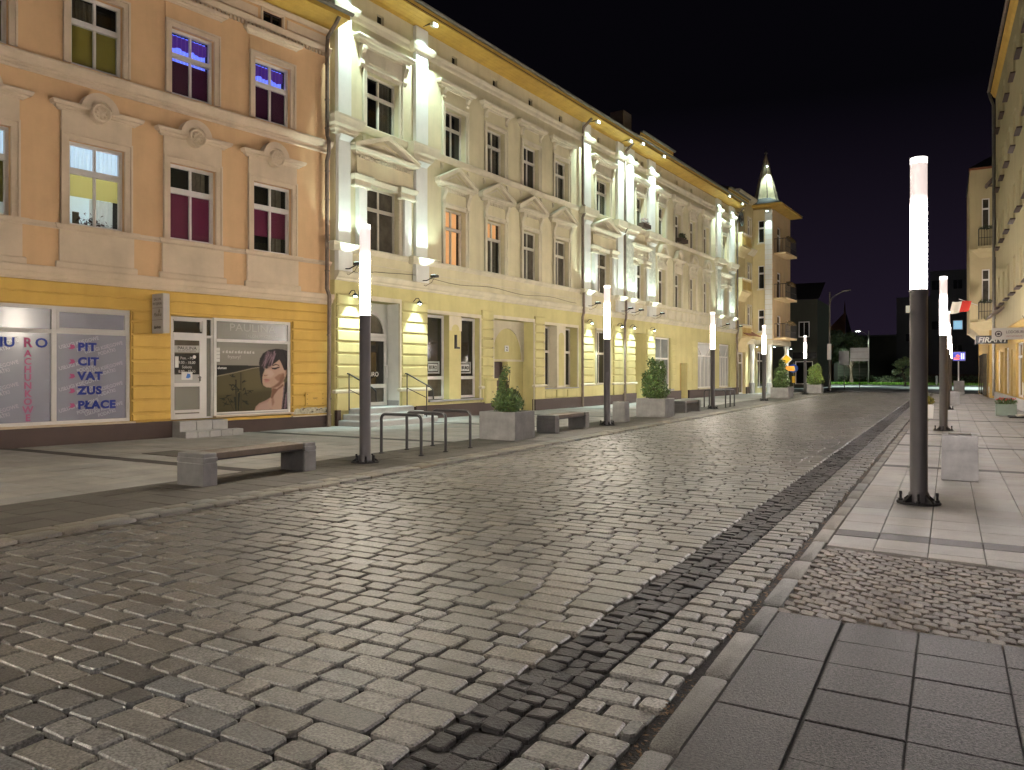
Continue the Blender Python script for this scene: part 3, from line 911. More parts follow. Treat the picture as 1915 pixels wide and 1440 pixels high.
for i, c in enumerate(BAYS):
    x0, x1, z0, z1 = f1[i][:4]
    w = window(b, x0, x1, z0, z1, 0.17, M_pvc, 0.075, transom=5.88, mull=1, tw=0.13, glass=CG)
    if i == 2:      # lit room with a plant on the sill
        room(w, x0, x1, z0, z1, 0.70, M_dim)
        drape(w, x0, x1, 5.85, z1, 0.24, E_white, amp=0.02, waves=14)
        MB().box(x0, x1, 0.215, 0.223, 5.36, 5.86).build('blind', E_blind, w)
        MB().box(x0, x1, 0.62, 0.64, z0, 5.9).build('lit_wall', E_room, w)
        drape(w, x0 + 0.62, x1 - 0.05, z0, 5.4, 0.45, emat('pale_lit_drape', (0.52, 0.55, 0.55), 0.42), amp=0.03, waves=6)
        MB().box(x0 + 0.33, x0 + 0.46, 0.58, 0.615, z0, 5.1).build('wall_cabinet', M_drape, w)
        V, F = [], []
        for k in range(150):
            px = c + R.gauss(0.02, 0.17); pz = 4.76 + abs(R.gauss(0, 0.10)); py = 0.26 + R.uniform(-0.03, 0.05)
            a = R.uniform(0, 2 * PI); L = R.uniform(0.04, 0.09)
            o = len(V)
            V += [(px, py, pz), (px + L * math.cos(a) - 0.02 * math.sin(a), py - 0.02, pz + L * math.sin(a) * 0.7), (px + L * 1.3 * math.cos(a), py - 0.01, pz + L * math.sin(a)), (px + L * math.cos(a) + 0.02 * math.sin(a), py, pz + L * math.sin(a) * 0.7)]
            F.append((o, o + 1, o + 2, o + 3))
        mb = MB(); mb.v = V; mb.f = F
        mb.build('sill_plant', mat('wine_red_leaves', (0.05, 0.018, 0.020), 0.6, 0.3, 20, 0), w)
    elif i in (0, 1):
        room(w, x0, x1, z0, z1, 0.70, M_dim)
        drape(w, x0, x1, 5.85, z1, 0.24, E_white, amp=0.02, waves=14)
        MB().box(x0, x1, 0.215, 0.223, 5.0, 5.86).build('blind', M_green, w)
        drape(w, x0, x1, z0, 5.05, 0.3, emat('pale_lit_drape', (0.52, 0.55, 0.55), 0.42), amp=0.03, waves=8)
    else:
        room(w, x0, x1, z0, z1, 0.60)
        zb = z0 + 0.06 if i == 3 else z0 + 0.46
        MB().box(x0 + 0.02, x1 - 0.02, 0.205, 0.213, zb, 5.86).build('blind', M_plum, w)
        drape(w, x1 - 0.42, x1 - 0.05, z0, z1, 0.40, M_drape, amp=0.03, waves=3)
    x0, x1, z0, z1 = f2[i][:4]
    w = window(b, x0, x1, z0, z1, 0.17, M_pvc, 0.07, transom=9.10, mull=1, tw=0.12, glass=CG, top_mull=1)
    room(w, x0, x1, z0, z1, 0.60)
    if i >= 3:
        MB().box(x0 + 0.02, x1 - 0.02, 0.205, 0.213, z0 + 0.03, 9.0 if i == 3 else 9.08).build('blind', M_purple, w)
        drape(w, x0, x1, 9.0, z1, 0.40, E_violet, 'lit_curtain', 0.02, 12)
        drape(w, x0, x1, 9.42, z1 - 0.05, 0.33, E_violet_dark, 'valance', 0.02, 10, edge=-0.06)
    else:
        MB().box(x0 + 0.02, x1 - 0.02, 0.205, 0.213, z0 + 0.03, 9.08).build('blind', M_green, w)
        drape(w, x0 + 0.03, x1 - 0.4, 9.1, z1, 0.40, M_drape, amp=0.02, waves=8)

# bookkeeping office window
sw = window(b, SHOP1[0], SHOP1[1], SHOP1[2], SHOP1[3], 0.15, M_pvc, 0.075, mull=0, glass=None, name='shop_window')
mb = MB()
for xm in (-0.95, 1.15):
    mb.box(xm - 0.05, xm + 0.05, 0.072, 0.15, SHOP1[2] + 0.075, SHOP1[3] - 0.075)
for xa, xb in ((-3.125, -1.0), (-0.90, 1.10), (1.20, 2.665)):
    mb.box(xa, xb, 0.072, 0.15, 2.37, 2.45)
mb.box(1.20, 2.665, 0.060, 0.15, 2.45, 2.495).box(1.20, 1.245, 0.060, 0.15, 2.495, 2.83).box(2.62, 2.665, 0.060, 0.15, 2.495, 2.83).box(1.20, 2.665, 0.060, 0.15, 2.83, 2.875)
mb.build('glazing_bars', M_pvc, sw)
for xa, xb in ((-3.125, -1.0), (-0.90, 1.10), (1.20, 2.665)):
    for za, zb in ((0.515, 2.37), (2.45, 2.875)):
        MB().box(xa, xb, 0.112, 0.124, za, zb).build('pane', M_film, sw)
M_navy = mat('navy_print', (0.012, 0.022, 0.150), 0.6, 0, bump=0, spec=0.05)
M_mag = mat('magenta_print', (0.26, 0.05, 0.12), 0.6, 0, bump=0, spec=0.05)
M_wm = mat('grey_print', (0.30, 0.29, 0.32), 0.4, 0, bump=0)
YT = 0.110
for i, wd_ in enumerate(('PIT', 'CIT', 'VAT', 'ZUS', 'PŁACE')):
    z = 2.02 - 0.3155 * i
    text(wd_, 0.235, 1.64, z, YT - 0.002, M_navy, sw, bold=0.052, xs=1.10, spacing=1.10)
    flat([(1.45, z + 0.03), (1.53, z + 0.025), (1.585, z + 0.06), (1.56, z + 0.12), (1.47, z + 0.125), (1.50, z + 0.075)], YT - 0.002, M_mag, sw, 'bullet_mark')
for col in (1.27, -0.83):
    for k in range(4):
        z = 2.04 - 0.452 * k
        for (dx, dz, tx) in ((0, 0, 'USŁUGI KSIĘGOWE'), (0.36, -0.05, 'PODATKI'), (0.52, -0.09, 'USŁUGI KSIĘGOWE'), (0.80, -0.125, 'PODATKI')):
            if col < 0 and tx == 'USŁUGI KSIĘGOWE' and dx == 0 and False:
                continue
            text(tx, 0.108, col + dx, z + dz, YT, M_wm, sw, bold=0.016, rot=0.28, xs=0.90 if tx[0] == 'U' else 0.85)
text('BIU', 0.27, -0.02, 2.07, YT - 0.003, M_navy, sw, bold=0.03, xs=1.1)
text('O', 0.27, 0.80, 2.07, YT - 0.003, M_navy, sw, bold=0.03, xs=1.1)
for k, ch in enumerate('RACHUNKOWE'):
    text(ch, 0.27 if k == 0 else 0.19, 0.665, (2.07 if k == 0 else 2.04 - 0.166 * k), YT - 0.004, M_mag, sw, bold=0.03, align='CENTER', xs=1.0)
MB().box(-3.22, 2.79, -0.10, 0.10, 0.402, 0.438).build('shop_window_sill', M_cream, b)

# hairdresser: door, side light, big window
dr = window(b, 3.70, 4.60, 0.42, 2.88, 0.16, M_pvc, 0.07, transom=2.45, tw=0.10, mull=0, glass=None, name='shop_door')
MB().box(3.77, 4.53, 0.195, 0.205, 2.50, 2.81).build('fanlight_pane', M_glass, dr)
MB().box(3.77, 4.53, 0.16, 0.20, 2.50, 2.53).box(3.77, 3.80, 0.12, 0.17, 2.53, 2.78).loft([[(4.49, 0.17, 2.52), (4.53, 0.17, 2.52), (4.53, 0.14, 2.52), (4.49, 0.14, 2.52)], [(4.42, 0.04, 2.80), (4.46, 0.04, 2.80), (4.46, 0.01, 2.80), (4.42, 0.01, 2.80)]]).loft([[(3.75, 0.04, 2.77), (3.75, 0.01, 2.77), (3.75, 0.01, 2.81), (3.75, 0.04, 2.81)], [(4.46, 0.04, 2.77), (4.46, 0.01, 2.77), (4.46, 0.01, 2.81), (4.46, 0.04, 2.81)]]).build('tilted_sash', M_pvc, dr)
mb = MB()
mb.box(3.77, 3.80, 0.085, 0.16, 0.49, 2.40).box(4.45, 4.53, 0.085, 0.16, 0.49, 2.40).box(3.80, 4.45, 0.085, 0.16, 2.32, 2.40).box(3.80, 4.45, 0.085, 0.16, 1.20, 1.29).box(3.80, 4.45, 0.085, 0.16, 0.49, 0.64)
mb.build('door_leaf', M_pvc, dr)
MB().box(3.82, 4.43, 0.078, 0.083, 0.545, 0.575).build('weather_bar', M_drape, dr)
M_dgrey = mat('grey_window_film', (0.155, 0.147, 0.125), 0.2, 0.06, 2, 0, spec=0.5)
M_black = mat('black_print', (0.010, 0.010, 0.010), 0.25, 0, bump=0)
M_wprint = mat('white_print', (0.66, 0.64, 0.60), 0.4, 0, bump=0)
MB().box(3.80, 4.45, 0.115, 0.125, 1.29, 2.32).build('pane', M_glass2, dr)
MB().box(3.80, 4.45, 0.115, 0.125, 0.64, 1.20).build('pane', M_dgrey, dr)
M_lgrey = mat('light_grey_print', (0.40, 0.375, 0.345), 0.4, 0.05, bump=0)
flat([(3.80, 2.02), (4.45, 2.03), (4.45, 2.20), (3.80, 2.19)], 0.114, M_lgrey, dr, 'name_strip')
flat([(3.80, 1.50), (4.45, 1.50), (4.45, 2.00), (3.80, 1.99)], 0.114, M_black, dr, 'hours_panel')
flat([(3.80, 1.29), (4.45, 1.29), (4.45, 1.495), (3.80, 1.495)], 0.114, M_lgrey, dr, 'grey_strip')
text('PAULINA', 0.105, 4.135, 2.095, 0.111, M_black, dr, align='CENTER', xs=1.15)
text('SALON FRYZJERSKI', 0.048, 4.135, 2.045, 0.111, M_black, dr, align='CENTER', xs=1.1)
for k, tx in enumerate(('Pon. - Pt.', '9.00 - 18.00', 'Sobota', '8.00 - 15.00')):
    text(tx, 0.095, 4.13, 1.86 - 0.108 * k, 0.111, M_wprint, dr, align='CENTER', bold=0.004, xs=0.95)
flat([(3.83, 1.66), (3.92, 1.66), (3.92, 1.93), (3.83, 1.93)], 0.111, M_wprint, dr, 'notice')
flat([(3.99, 1.365), (4.27, 1.365), (4.27, 1.555), (3.99, 1.555)], 0.109, M_wprint, dr, 'notice')
flat([(4.10, 1.41), (4.16, 1.40), (4.22, 1.43), (4.21, 1.50), (4.14, 1.52), (4.12, 1.47)], 0.107, mat('blue_print', (0.04, 0.14, 0.45), 0.4, 0, bump=0), dr, 'logo_mark')
MB().disc([(0.045, 0.0), (0.045, 0.002)], 4.32, 1.92, 14, 0.113).build('round_sticker', M_wprint, dr)
MB().box(4.435, 4.465, 0.065, 0.09, 1.33, 1.45).box(4.39, 4.465, 0.045, 0.065, 1.41, 1.43).build('door_handle', M_gutter, dr)
sl = window(b, 4.60, 4.80, 0.42, 2.88, 0.17, M_pvc, 0.035, transom=2.42, tw=0.06, mull=0, glass=M_glass, low_glass=M_dgrey, name='side_light')
pw = window(b, 4.80, 7.06, 0.47, 2.90, 0.12, M_pvc, 0.075, transom=2.345, tw=0.075, mull=0, glass=M_dgrey, low_glass=M_dgrey, name='shop_window')
MB().box(4.88, 6.99, 0.045, 0.055, 0.485, 0.52).build('weather_bar', M_lgrey, pw)
MB().box(4.79, 7.09, -0.07, 0.08, 0.43, 0.468).build('shop_window_sill', M_cream, b)
M_faint = mat('frosted_lettering', (0.27, 0.255, 0.215), 0.4, 0, bump=0)
text('PAULINA', 0.27, 5.93, 2.60, 0.086, M_faint, pw, align='CENTER', xs=1.25)
text('SALON FRYZJERSKI', 0.10, 6.2, 2.45, 0.086, M_faint, pw, align='CENTER', xs=1.15)
# printed picture over the lower pane: (u, v) in pixels of a 892 x 930 sheet
PX0, PX1, PZ0, PZ1 = 4.880, 6.982, 0.555, 2.303
def pp(pts):
    out = []
    for x, y in pts:
        u = (x - 78) / 892.0
        top = 365 + 35 * u; bot = 1297 - 25 * u
        out.append((PX0 + (PX1 - PX0) * u, PZ1 - (PZ1 - PZ0) * (y - top) / (bot - top)))
    return out
# the picture is painted on a fine grid of points, soft edged like a print
GW, GH = 190, 200
gx, gy = np.meshgrid(np.linspace(78, 970, GW), np.linspace(0, 1, GH))
gy = (365 + 35 * (gx - 78) / 892) + gy * ((1297 - 25 * (gx - 78) / 892) - (365 + 35 * (gx - 78) / 892))
IMG = np.zeros((GH, GW, 3)); IMG[:] = (0.27, 0.245, 0.205)
def blur(m, n):
    for _ in range(n):
        p_ = np.pad(m, 1, mode='edge')
        m = (p_[:-2, 1:-1] + p_[2:, 1:-1] + p_[1:-1, :-2] + p_[1:-1, 2:] + 2 * p_[1:-1, 1:-1]) / 6
    return m
def paint(pts, col, soft=1, op=1.0):
    global IMG
    ins = np.zeros((GH, GW), dtype=bool)
    for k in range(len(pts)):
        (xa, ya), (xb, yb) = pts[k - 1], pts[k]
        c_ = (ya > gy) != (yb > gy)
        with np.errstate(divide='ignore', invalid='ignore'):
            xi = (xb - xa) * (gy - ya) / ((yb - ya) if yb != ya else 1e-9) + xa
        ins ^= c_ & (gx < xi)
    m = blur(ins.astype(float), soft)[..., None] * op
    IMG = IMG * (1 - m) + np.array(col) * m
def stroke(x0, y0, x1, y1, w, col, op=1.0, soft=0):
    dx_, dy_ = x1 - x0, y1 - y0
    L_ = math.hypot(dx_, dy_); nx, ny = -dy_ / L_ * w, dx_ / L_ * w
    paint([(x0 - nx, y0 - ny), (x1 - nx * .4, y1 - ny * .4), (x1 + nx * .4, y1 + ny * .4), (x0 + nx, y0 + ny)], col, soft, op)
paint([(78, 365), (970, 400), (970, 470), (78, 430)], (0.20, 0.185, 0.155), 20, 0.6)
paint([(78, 672), (970, 692), (970, 1290), (78, 1300)], (0.012, 0.011, 0.009))
paint([(78, 826), (300, 778), (520, 722), (640, 704), (970, 700), (970, 1290), (78, 1300)], (0.090, 0.074, 0.034))
paint([(78, 1080), (970, 1000), (970, 1290), (78, 1300)], (0.055, 0.045, 0.020), 40, 0.8)
paint([(400, 760), (640, 720), (640, 1000), (430, 1000)], (0.13, 0.105, 0.05), 30, 0.7)
paint([(78, 815), (300, 767), (520, 712), (640, 696), (640, 708), (520, 726), (300, 781), (78, 829)], (0.24, 0.21, 0.15), 0)
bam = (0.012, 0.013, 0.009)
for (x0, y0, x1, y1, w_) in ((312, 870, 318, 1285, 6), (372, 775, 378, 1285, 4), (345, 1050, 340, 1285, 8), (300, 1100, 312, 1285, 9), (215, 1110, 285, 1270, 4), (362, 1030, 345, 1280, 4)):
    stroke(x0, y0, x1, y1, w_ * 1.3, bam, 1.0, 0)
RB = random.Random(5)
for (cx, cy) in ((270, 830), (265, 940), (270, 1000), (340, 1000), (405, 890), (410, 1000), (430, 1050), (160, 1120), (190, 1190), (265, 1160), (420, 1160), (440, 1190), (480, 1020), (225, 1080), (300, 960)):
    for k in range(5):
        a = RB.uniform(0, 2 * PI); L = RB.uniform(22, 52)
        stroke(cx, cy, cx + L * math.cos(a), cy + L * math.sin(a) * 0.8, 7, bam)
SK = (0.50, 0.325, 0.245); SH = (0.20, 0.095, 0.060); HA = (0.014, 0.010, 0.011)
paint([(540, 1290), (560, 1232), (605, 1188), (690, 1150), (760, 1105), (800, 1060), (900, 1050), (925, 1290)], (0.40, 0.245, 0.20))
paint([(760, 960), (930, 900), (935, 1060), (900, 1290), (760, 1270), (700, 1200), (752, 1110), (768, 1030)], SK, 2)
paint([(560, 1290), (600, 1215), (700, 1175), (760, 1190), (740, 1290)], (0.50, 0.34, 0.28), 9, 0.7)
paint([(768, 985), (830, 1000), (915, 930), (925, 960), (850, 1010), (800, 1075), (775, 1130), (748, 1125), (765, 1040)], SH, 3)
paint([(780, 1100), (800, 1180), (770, 1240), (760, 1150)], (0.27, 0.14, 0.095), 6, 0.8)
paint([(632, 860), (650, 800), (668, 760), (690, 690), (740, 640), (840, 600), (960, 610), (965, 740), (950, 830), (915, 900), (870, 955), (800, 985), (735, 980), (690, 975), (655, 950), (640, 900)], SK)
paint([(915, 780), (945, 830), (915, 905), (868, 958), (800, 986), (745, 982), (800, 955), (860, 905), (870, 850)], SH, 6, 0.95)
paint([(800, 850), (850, 805), (905, 790), (905, 850), (850, 900)], (0.27, 0.13, 0.080), 6, 0.8)
paint([(690, 740), (760, 745), (800, 800), (760, 850), (700, 840)], (0.60, 0.43, 0.35), 9, 0.75)
paint([(680, 935), (740, 930), (750, 968), (690, 966)], (0.58, 0.40, 0.32), 5, 0.6)
paint([(600, 640), (610, 590), (650, 520), (720, 475), (820, 458), (900, 465), (975, 490), (975, 1000), (965, 860), (950, 760), (925, 740), (905, 690), (885, 640), (862, 605), (840, 625), (800, 655), (750, 700), (700, 725), (655, 760), (640, 860), (642, 960), (625, 900), (608, 790)], HA)
paint([(938, 920), (975, 900), (975, 1290), (892, 1290), (905, 1150), (930, 1020)], HA)
for k in range(46):       # strands of the fringe, light to dark
    t_ = RB.random()
    x0, y0 = 700 + 90 * t_ + RB.uniform(-30, 30), 500 + RB.uniform(-15, 40)
    x1, y1 = 625 + 130 * t_ + RB.uniform(-15, 15), 700 + RB.uniform(-60, 30)
    c_ = RB.choice(((0.34, 0.22, 0.265), (0.25, 0.155, 0.19), (0.10, 0.06, 0.075), (0.016, 0.011, 0.012)))
    stroke(x0, y0, x1, y1, RB.uniform(4, 11), c_, 0.75, 1)
for k in range(16):
    x0 = 915 + RB.uniform(-10, 45)
    stroke(x0 + 20, 1040 + RB.uniform(-80, 60), x0 - 5, 1270, RB.uniform(3, 7), RB.choice(((0.26, 0.17, 0.21), (0.07, 0.05, 0.055), (0.012, 0.01, 0.01))), 0.7, 1)
for k in range(20):
    x0 = 760 + RB.uniform(0, 190)
    stroke(x0, 475 + RB.uniform(0, 30), x0 + RB.uniform(0, 60), 600 + RB.uniform(-30, 60), RB.uniform(3, 6), RB.choice(((0.05, 0.036, 0.04), (0.03, 0.022, 0.025), (0.008, 0.006, 0.007))), 0.7, 1)
paint([(925, 830), (940, 765), (962, 735), (966, 800), (945, 840)], (0.42, 0.25, 0.18), 2)
paint([(700, 700), (760, 690), (860, 690), (860, 745), (780, 750)], (0.40, 0.245, 0.19), 5, 0.6)
paint([(757, 712), (800, 716), (868, 700), (872, 710), (845, 722), (812, 738), (772, 732)], HA, 0)
paint([(762, 702), (805, 694), (850, 697), (800, 708)], (0.56, 0.45, 0.41), 1)
paint([(770, 682), (815, 662), (860, 678), (868, 692), (820, 674), (775, 692)], HA, 0)
paint([(656, 872), (685, 864), (710, 868), (748, 878), (715, 888), (685, 886)], (0.36, 0.145, 0.13), 1)
paint([(662, 890), (690, 886), (735, 884), (722, 905), (685, 912)], (0.50, 0.245, 0.21), 1)
paint([(654, 806), (680, 815), (722, 803), (700, 822), (668, 826)], SH, 2, 0.9)
paint([(672, 720), (690, 715), (688, 790), (668, 795)], (0.60, 0.44, 0.36), 3, 0.6)
us = (gx - 78) / 892; vs_ = (gy - (365 + 35 * us)) / ((1297 - 25 * us) - (365 + 35 * us))
pv = np.stack([PX0 + (PX1 - PX0) * us, np.full_like(us, 0.0870), PZ1 - (PZ1 - PZ0) * vs_], -1).reshape(-1, 3)
pmb = MB(); pmb.v = [tuple(v) for v in pv]
pmb.f = [(r_ * GW + c_, r_ * GW + c_ + 1, (r_ + 1) * GW + c_ + 1, (r_ + 1) * GW + c_) for r_ in range(GH - 1) for c_ in range(GW - 1)]
pmb.build('printed_picture', mat('poster_print', (0.72, 0.72, 0.72), 0.5, 0, bump=0, spec=0.12, tint=True), pw, tint=IMG.reshape(-1, 3).astype(np.float32))
for z_ in (1.81, 1.90, 1.99, 2.08):
    flat([(4.895, z_), (4.985, z_), (4.985, z_ + 0.08), (4.895, z_ + 0.08)], 0.086, M_wprint, pw, 'notice')
text('elumen', 0.085, 4.92, 1.63, 0.084, M_wprint, pw, bold=0.01)
for k_ in range(11):
    flat([(5.06 + 0.085 * k_, 2.03), (5.10 + 0.085 * k_ + 0.02 * (k_ % 3), 2.03), (5.11 + 0.085 * k_, 2.09 + 0.02 * (k_ % 2)), (5.06 + 0.085 * k_, 2.08)], 0.084, M_lgrey, pw, 'faded_letter')
text('fryzury!', 0.12, 5.20, 1.90, 0.084, M_lgrey, pw)
# gas cabinet
gb = MB().cbox(7.47, 8.12, -0.06, 0.02, 0.62, 1.00, 0.012).build('gas_cabinet_door', M_ochre, b)
text('GAZ', 0.075, 7.80, 0.80, -0.062, M_brown, gb, align='CENTER')
for xx in (7.53, 8.06):
    for zz in (0.68, 0.81, 0.94):
        MB().disc([(0.012, 0.0), (0.012, 0.006)], xx, zz, 8, -0.06).build('rivet', M_brown, gb)
# downpipe between the houses
mb = MB(); mb.tube([(8.14, -0.70, 11.42), (8.14, -0.55, 11.25), (8.15, -0.16, 10.95), (8.15, -0.14, 10.7), (8.15, -0.14, 8.2), (8.16, -0.20, 8.05), (8.16, -0.20, 7.7), (8.15, -0.13, 7.5), (8.15, -0.13, 3.9), (8.16, -0.22, 3.7), (8.16, -0.22, 3.45), (8.22, -0.14, 3.2), (8.22, -0.12, 0.0)], 0.055, 8)
for zz in (10.2, 9.2, 8.4, 7.2, 6.4, 5.4, 4.4, 2.6, 1.6, 0.8):
    mb.tube([(8.15 if zz > 3.2 else 8.22, -0.135, zz - 0.02), (8.15 if zz > 3.2 else 8.22, -0.135, zz + 0.02)], 0.068, 8)
mb.build('downpipe', M_pipe, b, smooth=True)

# steps up to the hairdresser's door (blocks butted on a riser)
st = thing('door_steps', 'low grey two-tier steps at the hairdresser door', 'steps', (-16.5, 8.2, 0), AN_A)
for (xa, xb, ya, yb, za, zb, n) in ((3.69, 5.20, -0.62, -0.36, -0.05, 0.165, 5), (3.69, 4.94, -0.355, 0.05, -0.05, 0.395, 3)):
    for i in range(n):
        MB().tbox(xa + (xb - xa) * i / n + 0.004, xa + (xb - xa) * (i + 1) / n - 0.004, ya, yb, za, zb, 0.012).build('step_block', M_step, st)

# the sign standing out from the wall
u = (math.cos(AN_A), math.sin(AN_A))
sg = thing('projecting_sign', 'grey box sign of the hair salon standing out from the ochre wall', 'sign', (-16.5 + u[0] * 3.16, 8.2 + u[1] * 3.16, 2.44), AN_A - PI / 2)
# local x runs out from the wall here, the lettered face looks towards low local y
M_sbox = mat('sign_acrylic', (0.46, 0.425, 0.385), 0.35, 0.05, 3, 0)
MB().tbox(0.10, 0.60, 0.0, 0.16, 0.0, 0.90, 0.012).build('box', M_sbox, sg)
MB().box(0.0, 0.10, 0.05, 0.11, 0.08, 0.11).box(0.0, 0.10, 0.05, 0.11, 0.66, 0.69).box(0.0, 0.10, 0.05, 0.11, 0.79, 0.82).build('bracket', M_iron, sg)
MB().box(0.12, 0.58, -0.003, 0.001, 0.575, 0.581).box(0.12, 0.58, -0.003, 0.001, 0.300, 0.306).build('divider', M_brown, sg)
text('SALON', 0.085, 0.35, 0.745, -0.003, M_brown, sg, align='CENTER', xs=1.0, spacing=1.25)
text('FRYZJERSKI', 0.080, 0.35, 0.645, -0.003, M_brown, sg, align='CENTER', xs=0.92, spacing=1.1)
text('Paulina', 0.12, 0.36, 0.385, -0.003, M_black, sg, align='CENTER', shear=0.35)
text('davines', 0.105, 0.35, 0.105, -0.003, M_black, sg, align='CENTER', bold=0.015)
MB().prism([(0.40, 0.48), (0.44, 0.46), (0.455, 0.50), (0.43, 0.56), (0.415, 0.52)], -0.003, 0.0).build('logo_mark', M_black, sg)
# ------------------------------------------------------------------ the two pale yellow tenements
AN_B = math.atan2(53.8 - 16.75, -12.75 + 15.24)
UB = (math.cos(AN_B), math.sin(AN_B))
P0B = (-15.24, 16.75)
FR_B = (P0B, AN_B)
def bpos(s):
    return (P0B[0] + UB[0] * s, P0B[1] + UB[1] * s, 0)

def pilaster(b, x0, x1, z0, z1, out, m, rnd=False, name='pilaster'):
    if rnd:
        c = (x0 + x1) / 2; r = (x1 - x0) / 2
        pts = [(c - r * math.cos(PI * i / 10), -out * 0.4 - out * 1.1 * math.sin(PI * i / 10)) for i in range(11)]
        ring = lambda z: [(x0, 0.01, z)] + [(px, py, z) for px, py in pts] + [(x1, 0.01, z)]
        return MB().loft([ring(z0), ring(z1)]).build(name, m, b, smooth=True)
    return MB().box(x0, x1, -out, 0.01, z0, z1).build(name, m, b)

def quoins(b, x0, x1, z0, z1, n, m, out=0.07):
    for i in range(n):
        p = z0 + (z1 - z0) * i / n; q = z0 + (z1 - z0) * (i + 1) / n
        MB().cbox(x0, x1, -out + R.uniform(-0.004, 0.004), 0.01, p + 0.018, q - 0.018, 0.03).build('quoin_block', m, b)

def upper_window(b, c, w, z0=8.90, z1=10.56, transom=9.95, hood='bracket', glass=None, deep=0.26):
    x0, x1 = c - w / 2, c + w / 2
    ease(x0, x1, z0, z1, 0.16, 0.05, M_btrim, b)
    kind = int(c * 7.3) % 4
    if kind in (1, 2) and c < 20:
        wn_ = window(b, x0, x1, z0, z1, deep - 0.02, M_oldframe, 0.07, transom=transom, mull=1, glass=clear_glass(), mw=0.06)
        room(wn_, x0, x1, z0, z1, 0.75)
        drape(wn_, x0, x0 + w * 0.30, z0, z1, 0.36, M_drape, amp=0.03, waves=3)
        drape(wn_, x1 - w * (0.42 if kind == 1 else 0.25), x1, z0, z1, 0.40, M_drape, amp=0.03, waves=4)
    else:
        window(b, x0, x1, z0, z1, deep - 0.02, M_oldframe, 0.07, transom=transom, mull=1, glass=glass or M_glass, mw=0.06)
    if hood == 'bracket':
        MB().box(x0 - 0.14, x1 + 0.14, -0.035, 0.01, z1 + 0.165, 11.16).build('frieze_panel', M_bwall, b)
        h = MB().stack(x0 - 0.22, x1 + 0.22, hood_profile(11.16, 11.40, 0.22)).build('window_hood', M_btrim, b)
        for s in (-1, 1):
            mb = MB(); console(mb, c + s * (w / 2 + 0.08), 11.16, 0.30, 0.15, 0.17); mb.build('console', M_btrim, h)
    elif hood == 'big':
        MB().box(x0 - 0.16, x1 + 0.16, -0.035, 0.01, z1 + 0.165, 11.22).build('frieze_panel', M_btrim, b)
        h = MB().stack(x0 - 0.28, x1 + 0.28, hood_profile(11.22, 11.50, 0.26)).build('window_hood', M_btrim, b)
        for s in (-1, 1):
            mb = MB(); console(mb, c + s * (w / 2 + 0.22), 11.22, 0.62, 0.16, 0.20); mb.build('console', M_btrim, h)
        for s in (-1, 1):
            MB().cbox(c + s * 0.36 - 0.28, c + s * 0.36 + 0.28, -0.055, 0.0, z1 + 0.24, 11.12, 0.015).build('frieze_panel', M_btrim, h)
    else:
        MB().box(x0 - 0.14, x1 + 0.14, -0.035, 0.01, z1 + 0.165, 11.10).build('frieze_panel', M_btrim, b)
        h = MB().stack(x0 - 0.24, x1 + 0.24, [(11.10, .06), (11.2, .10), (11.22, .2), (11.38, .24), (11.5, .22), (11.55, .10)]).build('window_hood', M_btrim, b)
        for s in (-1, 1):
            mb = MB(); console(mb, c + s * (w / 2 + 0.10), 11.12, 0.34, 0.15, 0.18); mb.build('console', M_btrim, h)

